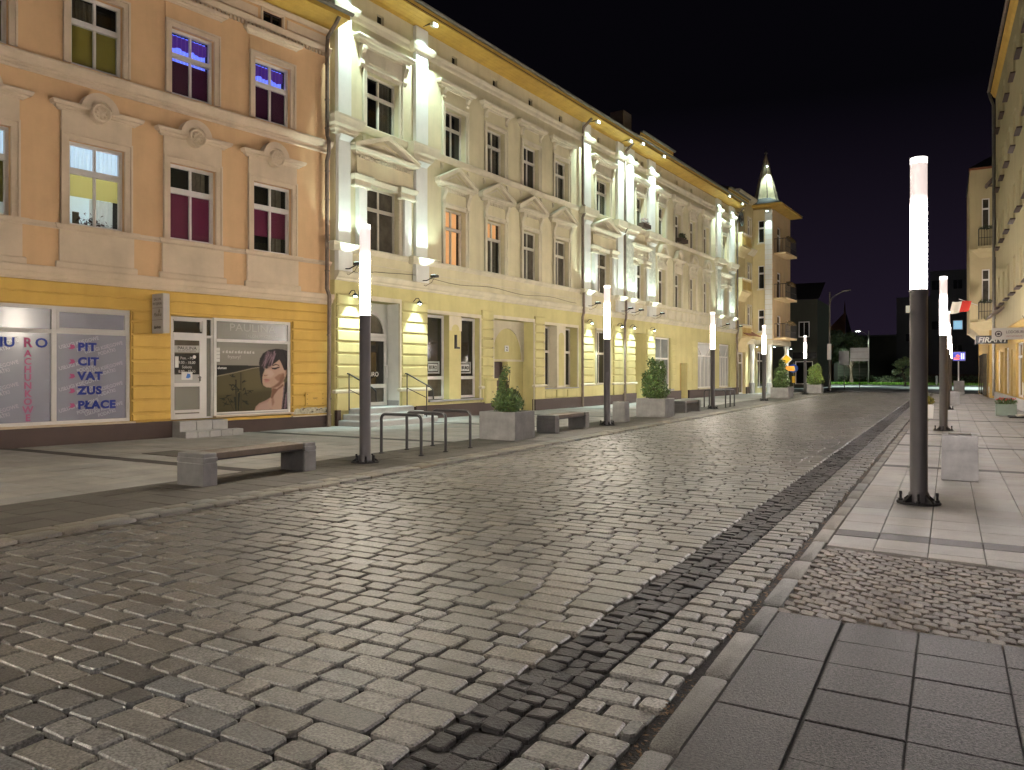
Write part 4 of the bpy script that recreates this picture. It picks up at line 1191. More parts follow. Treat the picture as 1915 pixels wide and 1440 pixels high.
def lower_window(b, c, w, hood='pediment', z0=5.22, z1=7.16, transom=6.50, lit=None, glass=None, deep=0.26, bar=None):
    x0, x1 = c - w / 2, c + w / 2
    ease(x0, x1, z0, z1, 0.16, 0.05, M_btrim, b)
    if lit:
        wn_ = window(b, x0, x1, z0, z1, deep - 0.02, M_oldframe, 0.07, transom=transom, mull=1, glass=clear_glass(), mw=0.06)
        room(wn_, x0, x1, z0, z1, 0.75)
        zl = z0 if lit == 2 else transom
        drape(wn_, x0, x1, zl, z1, 0.40, emat('orange_lit_curtain', (1.0, 0.50, 0.22), 0.62), amp=0.03, waves=9)
        if lit == 1:
            drape(wn_, x0, x1, z0, zl, 0.40, M_drape, amp=0.03, waves=9)
    else:
        wn_ = window(b, x0, x1, z0, z1, deep - 0.02, M_oldframe, 0.07, transom=transom, mull=1, glass=glass or M_glass2, mw=0.06)
    if hood == 'pediment':
        MB().box(x0 - 0.14, x1 + 0.14, -0.035, 0.01, z1 + 0.165, 7.80).build('frieze_panel', M_bwall, b)
        h = pediment(b, c, w / 2 + 0.52, 7.80, 8.0, 8.58, 0.22, M_btrim, M_bwall)
        mb = MB(); dentils(mb, x0 - 0.08, x1 + 0.08, 7.70, 7.79, 0.085, 0.10); mb.build('dentil_row', M_btrim, h)
        for s in (-1, 1):
            mb = MB(); console(mb, c + s * (w / 2 + 0.10), 7.80, 0.66, 0.16, 0.18); mb.build('console', M_btrim, h)
    elif hood == 'temple':
        for s in (-1, 1):
            xc = c + s * (w / 2 + 0.28)
            pl = MB().box(xc - 0.16, xc + 0.16, -0.16, 0.01, z0, 6.98).build('side_pilaster', M_white, b)
            MB().stack(xc - 0.16, xc + 0.16, [(6.98, .17), (7.0, .20), (7.05, .21), (7.06, .16), (7.18, .16), (7.2, .2), (7.27, .24), (7.33, .26), (7.36, .22)], yb=0.0).build('capital', M_btrim, pl)
        MB().box(x0 - 0.46, x1 + 0.46, -0.10, 0.01, 7.37, 7.92).build('frieze_panel', M_bwall, b)
        MB().stack(x0 - 0.05, x1 + 0.05, [(7.20, .06), (7.25, .10), (7.31, .14), (7.34, .12)]).build('lintel_moulding', M_btrim, b)
        h = pediment(b, c, w / 2 + 0.72, 7.96, 8.16, 8.72, 0.30, M_btrim, M_bwall)
        mb = MB(); dentils(mb, x0 - 0.42, x1 + 0.42, 7.86, 7.95, 0.16, 0.10); mb.build('dentil_row', M_btrim, h)
    elif hood == 'flat':
        for s in (-1, 1):
            xc = c + s * (w / 2 + 0.26)
            pl = MB().box(xc - 0.13, xc + 0.13, -0.14, 0.01, z0, 6.95).build('side_pilaster', M_white, b)
            MB().stack(xc - 0.13, xc + 0.13, [(6.95, .15), (7.0, .18), (7.05, .18), (7.07, .14), (7.18, .14), (7.2, .18), (7.30, .22), (7.33, .20)], yb=0.0).build('capital', M_btrim, pl)
        MB().box(x0 - 0.42, x1 + 0.42, -0.08, 0.01, 7.35, 7.78).build('frieze_panel', M_btrim, b)
        h = MB().stack(x0 - 0.38, x1 + 0.38, hood_profile(7.78, 8.06, 0.28)).build('window_hood', M_btrim, b)
        mb = MB()
        for k in range(9):
            mb.disc([(0.05, 0.08), (0.05, 0.11), (0.02, 0.13)], x0 - 0.3 + (w + 0.6) * k / 8, 7.56 + 0.06 * (k % 2), 7)
        mb.build('frieze_ornament', M_btrim, h)
    else:           # round-headed hood
        MB().box(x0 - 0.14, x1 + 0.14, -0.045, 0.01, z1 + 0.165, 7.84).build('frieze_panel', M_btrim, b)
        h = MB().stack(x0 - 0.18, x1 + 0.18, hood_profile(7.80, 7.96, 0.22)).build('window_hood', M_btrim, b)
        MB().arch(c, 7.95, 0.40, 0.56, -0.20, 0.01, 0.0, PI, 16).build('hood_arch', M_btrim, h)
        MB().arch(c, 7.95, 0.0, 0.41, -0.05, 0.01, 0.0, PI, 12).build('tympanum', M_bwall, h)
        mb = MB()
        for k in range(7):
            mb.disc([(0.045, 0.04), (0.045, 0.07), (0.02, 0.09)], x0 + w * k / 6, 7.55 + 0.06 * (k % 2), 7)
        for s in (-1, 1):
            console(mb, c + s * (w / 2 + 0.08), 7.8, 0.4, 0.15, 0.15)
        mb.build('frieze_ornament', M_btrim, h)

def eaves(b, xa, xb, z, out, dz=0.12, n=5):
    for i in range(n):
        ya, yb = -out * i / n, -out * (i + 1) / n
        za, zb = z + dz * i / n, z + dz * (i + 1) / n
        MB().loft([[(xa, ya, za), (xa, yb + 0.008, zb), (xa, yb + 0.008, zb + 0.03), (xa, ya, za + 0.03)], [(xb, ya, za), (xb, yb + 0.008, zb), (xb, yb + 0.008, zb + 0.03), (xb, ya, za + 0.03)]]).build('eave_board', M_soffit, b)
    MB().box(xa, xb, -out - 0.03, -out - 0.002, z + dz - 0.03, z + dz + 0.16).build('fascia', M_soffit, b)
    MB().box(xa, xb, -out - 0.035, -out - 0.031, z + dz + 0.02, z + dz + 0.05).build('fascia_shadow_strip', M_brown, b)  # brown strip laid on the face stands in for a shaded gap
    gutter_line(b, xa, xb, -out - 0.115, z + dz + 0.20)

def pil_pair(b, x0, x1, m_up, rnd=False, low_m=None, z_low0=5.26):
    """upper and lower pilaster with pedestal, capital and string blocks"""
    c = (x0 + x1) / 2
    pilaster(b, x0, x1, 8.93, 11.86, 0.13, m_up, rnd)
    MB().box(x0, x1, -0.13, 0.01, 12.12, 12.70).build('pilaster_head', m_up, b)
    MB().stack(x0, x1, [(11.86, .14), (11.9, .20), (12.02, .26), (12.10, .28), (12.12, .2)], yb=0.0).build('string_block', M_btrim, b)
    lo = pilaster(b, x0 + 0.02, x1 - 0.02, z_low0 + 0.02, 8.36, 0.12, low_m or m_up)
    MB().loft([[(x0 + 0.06, -0.125, 8.20), (x1 - 0.06, -0.125, 8.20), (x1 - 0.06, 0, 8.20), (x0 + 0.06, 0, 8.20)], [(x0, -0.24, 8.34), (x1, -0.24, 8.34), (x1, 0, 8.34), (x0, 0, 8.34)]]).build('capital_flare', M_white, lo)
    MB().stack(x0, x1, [(8.36, .14), (8.42, .16), (8.46, .2), (8.55, .22), (8.60, .30), (8.72, .33), (8.80, .36), (8.87, .36), (8.88, .3)], yb=0.0).build('string_block', M_btrim, b)
    MB().box(x0 - 0.02, x1 + 0.02, -0.16, 0.01, 4.46, 5.02).build('pedestal', M_white, b)
    MB().stack(x0 - 0.02, x1 + 0.02, [(5.02, .17), (5.06, .22), (5.14, .30), (5.22, .34), (5.245, .32)], yb=0.0).build('pedestal_cap', M_btrim, b)

def tenement(label, s0, s1, bays, up_hood, low_hood, risalits, gf_holes, attic, name):
    """common body: wall, strings, cornice, windows"""
    global OX
    OX = s0
    b = thing(name, label, 'house', bpos(s0), AN_B)
    hu = [(c - w / 2, c + w / 2, 8.90, 10.56, 0.26) for c, w, k in bays]
    hl = [(c - w / 2, c + w / 2, 5.22, 7.16, 0.26) for c, w, k in bays]
    ha = [(a - 0.15, a + 0.15, 12.16, 12.46, 0.2) for a in attic]
    wall(b, s0, s1, 4.20, 12.72, hu + hl + ha, M_bwall, ends=True)
    for a in attic:
        MB().box(a - 0.15, a + 0.15, 0.12, 0.14, 12.16, 12.46).build('attic_pane', M_glass, b)
        MB().box(a - 0.19, a + 0.19, -0.03, 0.01, 12.125, 12.155).build('attic_sill', M_btrim, b)
    wall(b, s0, s1, -0.1, 4.20, gf_holes, M_bground, name='ground_floor_wall', ends=True)
    MB().stack(s0, s1, [(4.19, .03), (4.22, .07), (4.26, .08), (4.30, .14), (4.38, .18), (4.44, .19), (4.46, .15)], ends=False).build('ground_cornice', M_btrim, b)
    MB().stack(s0, s1, [(5.06, .02), (5.10, .05), (5.14, .10), (5.20, .12), (5.22, .10)], ends=False).build('sill_course', M_btrim, b)
    MB().stack(s0, s1, [(4.76, .0), (4.765, .012), (4.785, .012), (4.79, .0)], ends=False).build('fillet', M_btrim, b)
    MB().stack(s0, s1, [(8.68, .02), (8.72, .06), (8.78, .09), (8.86, .12), (8.88, .10)], ends=False).build('string_course', M_btrim, b)
    MB().stack(s0, s1, [(11.84, .02), (11.88, .05), (11.98, .07), (12.04, .13), (12.09, .15), (12.11, .12)], ends=False).build('attic_string', M_btrim, b)
    return b

# ---- first tenement
BAY = [(1.84, 1.44, 'big')] + [(5.46 + 2.47 * i, 1.16, 'bracket') for i in range(4)] + [(16.76, 1.40, 'big')]
holes = [(0.93, 2.62, 0.0, 3.70, 0.52), (3.97, 6.92, 0.62, 3.50, 0.30), (7.77, 10.62, -0.1, 3.55, 0.85), (11.44, 14.28, 0.90, 3.50, 0.45), (16.10, 17.42, 0.95, 3.50, 0.3)]
b = tenement('long pale yellow tenement with white lit pilasters and pedimented windows beside the peach house', -0.14, 18.92, BAY, 'bracket', 'pediment',
             None, holes, [1.75, 5.44, 7.9, 10.4, 12.8, 16.4], 'pale_yellow_house')
B2 = b
for i, (c, w, k) in enumerate(BAY):
    upper_window(b, c, w, hood=k)
    if k == 'big':
        lower_window(b, c, w, 'temple')
    else:
        lower_window(b, c, w, 'pediment', lit=2 if i == 1 else (1 if i == 2 else None), glass=M_glass2 if i > 2 else None)
for (x0, x1) in ((-0.12, 0.39), (3.26, 3.86), (14.72, 15.34), (18.14, 18.78)):
    pil_pair(b, x0, x1, M_white)
# paired little ornaments under the string
for i in range(4):
    for dx in (-0.75, 0.75):
        mb = MB(); xx = 5.46 + 2.47 * i + dx
        mb.box(xx - 0.07, xx + 0.07, -0.06, 0.0, 8.58, 8.62).box(xx - 0.05, xx + 0.05, -0.05, 0.0, 8.42, 8.58).box(xx - 0.03, xx + 0.03, -0.075, 0.0, 8.46, 8.54)
        mb.build('ornament', M_btrim, b)
for xx in (1.0, 2.65, 15.95, 17.55):
    MB().box(xx - 0.07, xx + 0.07, -0.06, 0.0, 8.58, 8.62).box(xx - 0.05, xx + 0.05, -0.05, 0.0, 8.42, 8.58).build('ornament', M_btrim, b)
eaves(b, -0.14, 18.92, 12.72, 0.70)
MB().add([(-0.14, -0.75, 13.0), (18.92, -0.75, 13.0), (18.92, 5, 15.6), (-0.14, 5, 15.6), (-0.14, 9, 13), (18.92, 9, 13)], [(0, 1, 2, 3), (3, 2, 5, 4), (1, 5, 2), (0, 3, 4)]).build('roof', M_roof, b)
# ground floor
for (xa, xb) in ((-0.10, 0.90), (2.66, 3.92), (7.0, 7.72), (10.66, 11.40), (14.70, 15.70), (17.86, 18.80)):
    quoins(b, xa, xb, 1.06, 3.82, 8, M_bground, 0.08)
    MB().stack(xa, xb, [(0.94, .08), (0.97, .13), (1.02, .13), (1.05, .09)]).build('quoin_base', M_btrim, b)
    MB().box(xa, xb, -0.075, 0.01, 0.44, 0.94).build('pedestal', M_bground, b)
for (xa, xb) in ((-0.14, 0.0), (3.30, 7.68), (10.60, 18.92)):
    MB().box(xa, xb, -0.11, 0.05, -0.1, 0.46).build('plinth', M_brown, b)
# entrance with arched fanlight
MB().box(0.90, 2.66, -0.05, 0.01, 3.70, 3.84).box(2.58, 2.66, -0.05, 0.01, 0.94, 3.70).build('door_surround', M_btrim, b)
MB().add([(0.93, 0.51, 0), (2.62, 0.51, 0), (2.62, 0.51, 3.7), (0.93, 0.51, 3.7)], [(0, 1, 2, 3)]).build('porch_back', M_white, b)
MB().add([(2.615, 0.0, 0.5), (2.615, 0.51, 0.5), (2.615, 0.51, 3.7), (2.615, 0.0, 3.7)], [(0, 1, 2, 3)]).build('porch_side', M_white, b)
MB().box(2.58, 2.612, 0.02, 0.50, 0.5, 0.66).build('porch_skirting', M_step, b)
pd = window(b, 1.05, 2.48, 0.52, 2.62, 0.49, M_pvc, 0.10, transom=1.12, tw=0.12, mull=0, glass=M_glass, low_glass=M_glass2, name='entrance_door')
MB().arch(1.765, 2.75, 0.0, 0.62, 0.47, 0.50, 0, PI, 14).build('fanlight_pane', M_glass2, pd)
MB().arch(1.765, 2.75, 0.60, 0.70, 0.42, 0.50, 0, PI, 14).box(1.05, 2.48, 0.42, 0.50, 2.64, 2.75).build('fanlight_frame', M_pvc, pd)
MB().tube([(2.42, 0.42, 1.35), (2.42, 0.34, 1.38), (2.42, 0.34, 1.75), (2.42, 0.42, 1.78)], 0.018, 6).build('door_handle', M_pvc, pd)
text('BIURO', 0.20, 1.55, 1.42, 0.45, M_pvc, pd, bold=0.01)
# office windows with arched pier between
MB().box(3.94, 6.98, -0.04, 0.01, 3.50, 3.62).box(6.90, 6.98, -0.04, 0.01, 0.62, 3.50).build('shop_surround', M_btrim, b)
MB().box(5.12, 5.78, -0.02, 0.30, 0.62, 3.498).build('pier', M_bground, b)
MB().box(5.10, 5.80, -0.035, -0.021, 2.98, 3.48).arch(5.45, 2.98, 0.22, 0.35, -0.036, -0.021, 0, PI, 12).build('pier_panel', M_btrim, b)
MB().arch(5.45, 2.98, 0.0, 0.22, -0.042, -0.036, 0, PI, 12).build('pier_lunette', M_bground, b)
lb = thing('wall_bracket', 'small black L-shaped bracket on the yellow pier between the office windows', 'bracket', bpos(5.45)[:2] + (2.42,), AN_B)
OX = 0
MB().box(-0.05, 0.01, -0.10, -0.02, 0, 0.42).box(-0.05, 0.17, -0.10, -0.02, -0.06, 0.0).build('bracket_body', M_iron, lb)
OX = -0.14
for (xa, xb) in ((3.99, 5.10), (5.80, 6.90)):
    ow = window(b, xa, xb, 0.64, 3.48, 0.27, M_pvc, 0.09, transom=1.36, tw=0.11, mull=0, glass=M_glass, low_glass=M_glass2, name='office_window')
    c = (xa + xb) / 2
    flat([(c - 0.36, 1.50), (c + 0.36, 1.50), (c + 0.36, 1.92), (c - 0.36, 1.92)], 0.236, mat('grey_sticker', (0.26, 0.26, 0.245), 0.4, 0, bump=0), ow, 'sticker')
    flat([(c - 0.28, 1.56), (c + 0.28, 1.56), (c + 0.28, 1.86), (c - 0.28, 1.86)], 0.233, M_glass, ow, 'sticker_border')
    flat([(c - 0.25, 1.59), (c + 0.25, 1.59), (c + 0.25, 1.83), (c - 0.25, 1.83)], 0.230, mat('pale_sticker', (0.42, 0.42, 0.40), 0.4, 0, bump=0), ow, 'sticker_face')
    text('BIURO', 0.17, c, 1.65, 0.227, M_glass, ow, align='CENTER', bold=0.02, xs=0.85)
MB().box(3.95, 6.96, -0.14, 0.30, 0.56, 0.62).build('office_sill', M_step, b)
# carriage gate: arched recess with a small door
MB().box(7.72, 10.68, -0.05, 0.01, 3.55, 3.68).box(7.72, 7.78, -0.05, 0.01, 0, 3.55).box(10.60, 10.68, -0.05, 0.01, 0, 3.55).build('gate_surround', M_btrim, b)
wall(b, 7.77, 10.62, -0.1, 3.55, [(8.0, 9.50, -0.1, 1.96, 0.35)], M_bground, y=0.50, name='gate_infill')
pts = [(9.42 + 1.05 * math.cos(PI * i / 16), 2.05 + 1.22 * math.sin(PI * i / 16)) for i in range(17)]
arch_pts = [(7.77, 2.0), (7.77, 3.55), (10.62, 3.55), (10.62, 2.0)] + pts
MB().prism(arch_pts, 0.46, 0.497).build('gate_arch', M_btrim, b)
MB().box(7.78, 10.62, 0.47, 0.498, 1.97, 2.05).build('gate_transom', M_btrim, b)
MB().box(7.98, 9.52, 0.80, 0.84, -0.1, 1.96).build('passage_dark', M_dim, b)  # near-black sheet stands in for the darkness of the passage
MB().box(8.85, 9.48, 0.74, 0.79, 0.0, 1.94).build('gate_door', mat('dark_gate_door', (0.035, 0.018, 0.014), 0.6, 0.1, 3, 0.1), b)
pl = thing('house_number_plate', 'small white house number plate in the arched gate recess', 'plate', bpos(9.35)[:2] + (2.35,), AN_B)
OX = 0
MB().box(-0.14, 0.14, 0.44, 0.455, 0, 0.24).build('plate', M_wprint, pl)
text('2', 0.2, 0, 0.05, 0.437, M_black, pl, align='CENTER', bold=0.02)
OX = -0.14
gb = MB().cbox(7.08, 7.74, -0.20, -0.06, 0.42, 1.24, 0.015).build('gas_cabinet_door', M_bground, b)
text('NC', 0.09, 7.48, 0.80, -0.203, M_brown, gb, align='CENTER')
MB().stack(7.06, 7.76, [(1.24, .2), (1.28, .24), (1.32, .24)], ends=False).build('cabinet_top', M_bground, b)
# twin windows
MB().box(11.40, 14.34, -0.04, 0.01, 3.50, 3.62).box(14.26, 14.34, -0.04, 0.01, 0.9, 3.50).box(11.40, 11.46, -0.04, 0.01, 0.9, 3.50).build('window_surround', M_btrim, b)
MB().box(12.46, 13.20, -0.02, 0.42, 0.90, 3.498).build('pier', M_btrim, b)
MB().box(12.60, 13.06, -0.032, -0.021, 0.98, 3.0).arch(12.83, 3.0, 0.0, 0.23, -0.032, -0.021, 0, PI, 12).build('pier_panel', M_bground, b)
for (xa, xb) in ((11.46, 12.45), (13.21, 14.26)):
    window(b, xa, xb, 0.92, 3.48, 0.42, M_oldframe, 0.08, transom=2.42, tw=0.10, mull=1, glass=M_glass, name='window')
MB().box(11.42, 14.32, -0.08, 0.42, 0.85, 0.899).build('window_sill', M_step, b)
for i in range(3):
    MB().cbox(11.5 + 0.94 * i, 12.36 + 0.94 * i, -0.04, 0.01, 0.50, 0.80, 0.015).build('apron_panel', M_bground, b)
window(b, 16.10, 17.42, 0.97, 3.48, 0.28, M_oldframe, 0.08, transom=2.42, tw=0.10, mull=1, glass=M_glass)
ease(16.10, 17.42, 0.95, 3.48, 0.10, 0.04, M_btrim, b)
# downpipes on the facade
for xx in (14.52, 18.90):
    mb = MB(); mb.tube([(xx, -0.6, 12.72), (xx, -0.2, 12.4), (xx, -0.16, 12.2), (xx, -0.16, 9.0), (xx, -0.24, 8.9), (xx, -0.24, 8.6), (xx, -0.14, 8.4), (xx, -0.14, 5.3), (xx, -0.2, 5.2), (xx, -0.2, 4.2), (xx, -0.14, 4.0), (xx, -0.14, 0.0)], 0.06, 8)
    mb.build('downpipe', M_pipe, b, smooth=True)
# wire along the facade
mb = MB(); mb.tube([(0.2 + i * 0.6, -0.10 - 0.01 * (i % 2), 4.62 - 0.05 * math.sin(i * 0.9) - (0.12 if i < 2 else 0)) for i in range(24)], 0.008, 4)
mb.build('facade_cable', M_iron, b)

# steps and railings of the entrance
OX = 0
st = thing('entrance_steps', 'three splayed grey stone steps at the first yellow entrance', 'steps', bpos(0), AN_B)
for (xa, xb, ex, ya, za, zb) in ((0.0, 3.42, 0.30, -1.25, -0.05, 0.17), (0.22, 3.20, 0.24, -0.86, 0.17, 0.335), (0.45, 2.95, 0.10, -0.48, 0.335, 0.50)):
    ring = lambda z, i: [(xa - 0.1 + i, -0.06, z), (xa - 0.05 + i, ya + i, z), (xb - ex * 2 - i, ya + i, z), (xb - i, ya + 0.35 + i, z), (xb - i, -0.06, z)]
    MB().loft([ring(za, 0), ring(zb - 0.02, 0), ring(zb, 0.02)]).build('step', M_step, st)
MB().box(0.95, 2.6, -0.06, 0.5, 0.3, 0.50).build('landing', M_step, st)
for k, sx in enumerate((0.28, 2.80)):
    r_ = thing('stair_railing', ('black handrail of the yellow entrance steps, the one beside the first quoin pillar' if k == 0 else 'black handrail of the yellow entrance steps, the one nearer the office windows'), 'railing', bpos(sx), AN_B, 'handrails of the entrance steps')
    MB().tube([(0, 0.05, 1.52), (0, -0.15, 1.50), (0, -1.08, 1.10), (0, -1.20, 1.02), (0, -1.22, 0.72)], 0.022, 8).build('handrail', M_iron, r_, smooth=True)
    for yy, zt, zb in ((-0.15, 1.49, 0.45), (-0.95, 1.15, 0.17)):
        MB().tube([(0, yy, zb), (0, yy, zt)], 0.018, 8).build('post', M_iron, r_, smooth=True)
    MB().tube([(0, -0.15, 1.05), (0, -0.95, 0.76)], 0.010, 6).build('mid_rail', M_iron, r_)

# ---- second tenement
BAY3 = [(20.98, 1.0, 'round')] + [(23.85 + 2.38 * i, 0.98, 'console') for i in range(4)] + [(34.55, 1.0, 'round')]
holes = [(20.35, 21.75, -0.1, 3.55, 0.7), (23.0, 25.2, 0.62, 3.46, 0.22), (26.55, 27.75, -0.1, 2.08, 0.5), (29.5, 32.5, 0.55, 3.40, 0.2), (33.5, 35.7, 0.55, 3.40, 0.2)]
b = tenement('farther pale yellow tenement with round lit columns and arched window hoods, beyond the long one', 18.93, 36.95, BAY3, 'console', 'arch', None, holes,
             [20.6, 21.3, 23.7, 26.05, 28.45, 30.8, 34.1, 34.85], 'pale_yellow_house')
B3 = b
for i, (c, w, k) in enumerate(BAY3):
    upper_window(b, c, w, hood='console', glass=M_glass2)
    lower_window(b, c, w, 'flat' if k == 'round' else 'arch')
for (x0, x1) in ((19.20, 20.05), (21.85, 22.75), (32.75, 33.55), (35.45, 36.35)):
    pil_pair(b, x0, x1, M_white, rnd=True, low_m=mat('veined_stone', (0.60, 0.60, 0.50), 0.7, 0.35, 6, 0.3, 30))
eaves(b, 18.93, 36.95, 12.74, 0.70)
eaves(b, 19.0, 23.2, 12.98, 0.90, 0.10, 4)
eaves(b, 32.6, 36.9, 12.98, 0.90, 0.10, 4)
MB().add([(18.93, -0.75, 13.2), (36.95, -0.75, 13.2), (36.95, 5, 15.0), (18.93, 5, 15.0), (18.93, 9, 13), (36.95, 9, 13)], [(0, 1, 2, 3), (3, 2, 5, 4), (1, 5, 2), (0, 3, 4)]).build('roof', M_roof, b)
MB().box(22.0, 23.0, 1.4, 2.2, 13.6, 15.6).build('chimney', M_drape, b)
for (xa, xb) in ((19.25, 20.30), (21.80, 22.80)):
    quoins(b, xa, xb, 1.06, 3.82, 8, M_bground, 0.08)
    MB().stack(xa, xb, [(0.94, .08), (0.97, .13), (1.02, .13), (1.05, .09)]).build('quoin_base', M_btrim, b)
    MB().box(xa, xb, -0.075, 0.01, 0.44, 0.94).build('pedestal', M_bground, b)
for (xa, xb) in ((25.30, 25.95), (28.5, 29.45), (36.0, 36.6)):
    for k in range(7):
        MB().cbox(xa, xb - 0.18 * (k % 2), -0.03, 0.01, 1.06 + 0.34 * k, 1.38 + 0.34 * k, 0.012).build('quoin_block', M_bground, b)
for (xa, xb) in ((18.93, 20.35), (21.75, 26.5), (27.8, 36.95)):
    MB().box(xa, xb, -0.11, 0.05, -0.1, 0.50).build('plinth', M_brown, b)
# flared black base of the first plinth in this house, entrance, shop and door
MB().box(20.35, 21.75, 0.66, 0.70, -0.1, 3.55).build('entrance_back', M_bground, b)
window(b, 23.0, 25.2, 0.64, 3.44, 0.20, M_pvc, 0.08, transom=2.3, tw=0.09, mull=1, glass=mat('screened_glass', (0.17, 0.18, 0.165), 0.12, 0.35, 1.3, 0), name='shop_window')
MB().box(22.9, 25.3, -0.16, 0.10, 0.52, 0.62).build('shop_sill', M_step, b)
MB().box(26.55, 26.95, 0.42, 0.46, -0.1, 2.08).build('passage_dark', M_dim, b)  # passage darkness put in as a near-black sheet
MB().box(26.95, 27.75, 0.40, 0.45, -0.1, 2.08).build('door_leaf', mat('tan_door', (0.30, 0.19, 0.05)), b)
MB().box(27.2, 27.45, 0.36, 0.398, 1.35, 1.6).build('door_notice', M_black, b)
for (xa, xb) in ((29.5, 32.5), (33.5, 35.7)):
    ww = window(b, xa, xb, 0.57, 3.38, 0.18, M_pvc, 0.08, transom=2.55, tw=0.07, mull=3, glass=mat('pale_shutter_glass', (0.36, 0.35, 0.33), 0.3, 0.1, 2, 0), name='shop_window', top_mull=0)
    MB().box(xa - 0.06, xb + 0.06, -0.12, 0.10, 0.50, 0.56).build('shop_sill', M_btrim, b)
    c = (xa + xb) / 2; q = (xb - xa) / 2 - 0.1
    mb = MB()
    for s in (-1, 1):
        mb.prism([(c + s * q, 3.28), (c + s * (q - 0.08), 3.28), (c + s * q * 0.35, 2.6), (c + s * (q * 0.35 + 0.08), 2.6)], 0.105, 0.14)
    mb.build('gable_bars', M_pvc, ww)
for k in range(16):       # apron mouldings under the first-floor windows
    xa = 19.2 + 1.1 * k
    MB().cbox(xa + 0.05, xa + 1.0, -0.03, 0.01, 4.53, 5.0, 0.015).build('apron_panel', M_btrim, b)
MB().tube([(36.85, -0.6, 12.74), (36.85, -0.16, 12.3), (36.85, -0.16, 5.3), (36.85, -0.22, 4.4), (36.85, -0.14, 4.0), (36.85, -0.14, 0.0)], 0.06, 8).build('downpipe', M_pipe, b, smooth=True)
OX = 0

# window boxes
def window_box(s, z, w, label, bloom=None):
    t = thing('window_box', label, 'window box', bpos(s)[:2] + (z,), AN_B, 'flower boxes on the tenement windows')
    MB().tbox(-w / 2, w / 2, -0.42, -0.14, 0, 0.22, 0.01).build('trough', mat('brown_trough', (0.05, 0.03, 0.02), 0.6), t)
    leaf_cloud(t, 'foliage', [(0, -0.28, 0.34, w * 0.45, 0.16, 0.2)], 260, 0.05, M_leafd if not bloom else bloom)
# ------------------------------------------------------------------ plants
def leaf_cloud(parent, name, blobs, n, size, m, seed=1, tags=None):
    """leaf-sized faces through overlapping ellipsoids (cx, cy, cz, rx, ry, rz)"""
    rr = random.Random(seed)
    V, F, T = [], [], []
    vol = [b[3] * b[4] * b[5] for b in blobs]
    for i in range(n):
        b = rr.choices(blobs, vol)[0]
        while True:
            x, y, z = rr.uniform(-1, 1), rr.uniform(-1, 1), rr.uniform(-1, 1)
            d = x * x + y * y + z * z
            if 0.10 < d < 1 and rr.random() < 0.25 + 0.75 * d:
                break
        k = rr.uniform(0.85, 1.12)
        p = Vector((b[0] + x * b[3] * k, b[1] + y * b[4] * k, b[2] + z * b[5] * k))
        nn = Vector((x + rr.uniform(-.9, .9), y + rr.uniform(-.9, .9), z * 0.6 + rr.uniform(-.5, 1.0))).normalized()
        t = nn.cross(Vector((rr.uniform(-1, 1), rr.uniform(-1, 1), rr.uniform(-1, 1)))).normalized()
        w = nn.cross(t)
        L = size * rr.uniform(0.6, 1.35); W = L * rr.uniform(0.38, 0.55)
        o = len(V)
        V += [tuple(p - t * L), tuple(p + w * W - nn * L * 0.15), tuple(p + t * L), tuple(p - w * W - nn * L * 0.15)]
        F += [(o, o + 1, o + 2, o + 3)]
        br = rr.uniform(0.55, 1.5); g = rr.uniform(-0.15, 0.25)
        T += [(br * (1 + g), br, br * (1 - g))] * 4
    mb = MB(); mb.v = V; mb.f = F
    return mb.build(name, m, parent, tint=np.array(T))

def stems(parent, base, tips, r, name='trunk', seed=3):
    rr = random.Random(seed)
    mb = MB()
    for t in tips:
        mid = tuple((base[i] + t[i]) / 2 + rr.uniform(-0.06, 0.06) for i in range(3))
        mb.tube([base, mid, t], [r, r * 0.7, r * 0.25], 6)
    return mb.build(name, M_stem, parent)

# ------------------------------------------------------------------ corner house with the spire
M_cwall = mat('corner_house_render', (0.62, 0.51, 0.27), 0.85, 0.08, 0.8, 0.25, 80, streak=0.1)
M_cpeach = mat('corner_house_front', (0.62, 0.46, 0.26), 0.85, 0.08, 0.8, 0.25, 80, streak=0.1)
M_coch = mat('corner_house_ochre', (0.45, 0.30, 0.075), 0.85, 0.08, 1, 0.2, 60)  # deeper ochre than the walls, for loggia backs, balusters and a door
OX = 36.97
b = thing('corner_house', 'cream corner house with a pointed spire and iron balconies at the end of the row', 'house', bpos(OX), AN_B)
s0, s1, s2 = 36.97, 41.1, 46.4
logg = [(37.15, 39.1, 11.05, 13.0, 0.9), (37.15, 39.1, 7.95, 9.95, 0.9), (37.15, 39.1, 4.75, 6.6, 0.9)]
nar = [(39.75, 40.45, 10.9, 12.6, 0.15), (39.75, 40.45, 7.6, 9.3, 0.15), (39.75, 40.45, 4.6, 6.3, 0.15)]
wall(b, s0, s1, 4.05, 14.0, logg + nar, M_cwall)
for (xa, xb, za, zb, d) in logg:
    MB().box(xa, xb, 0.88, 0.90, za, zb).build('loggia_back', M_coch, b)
    MB().box(xa - 0.12, xb + 0.10, -0.42, 0.02, za - 0.85, za + 0.02).build('balcony_parapet', M_cwall, b)
    MB().stack(xa - 0.12, xb + 0.10, [(za + 0.02, 0.42), (za + 0.06, 0.47), (za + 0.12, 0.47)], ends=False).build('parapet_cap', M_btrim, b)
    MB().stack(xa + 0.2, xb - 0.2, [(za - 1.45, 0.05), (za - 1.1, 0.2), (za - 0.86, 0.38)]).build('balcony_corbel', M_cwall, b)
    for k in range(7):
        xx = xa + 0.05 + (xb - xa - 0.1) * k / 6
        MB().box(xx - 0.045, xx + 0.045, -0.455, -0.421, za - 0.7, za - 0.12).build('parapet_baluster', M_coch, b)
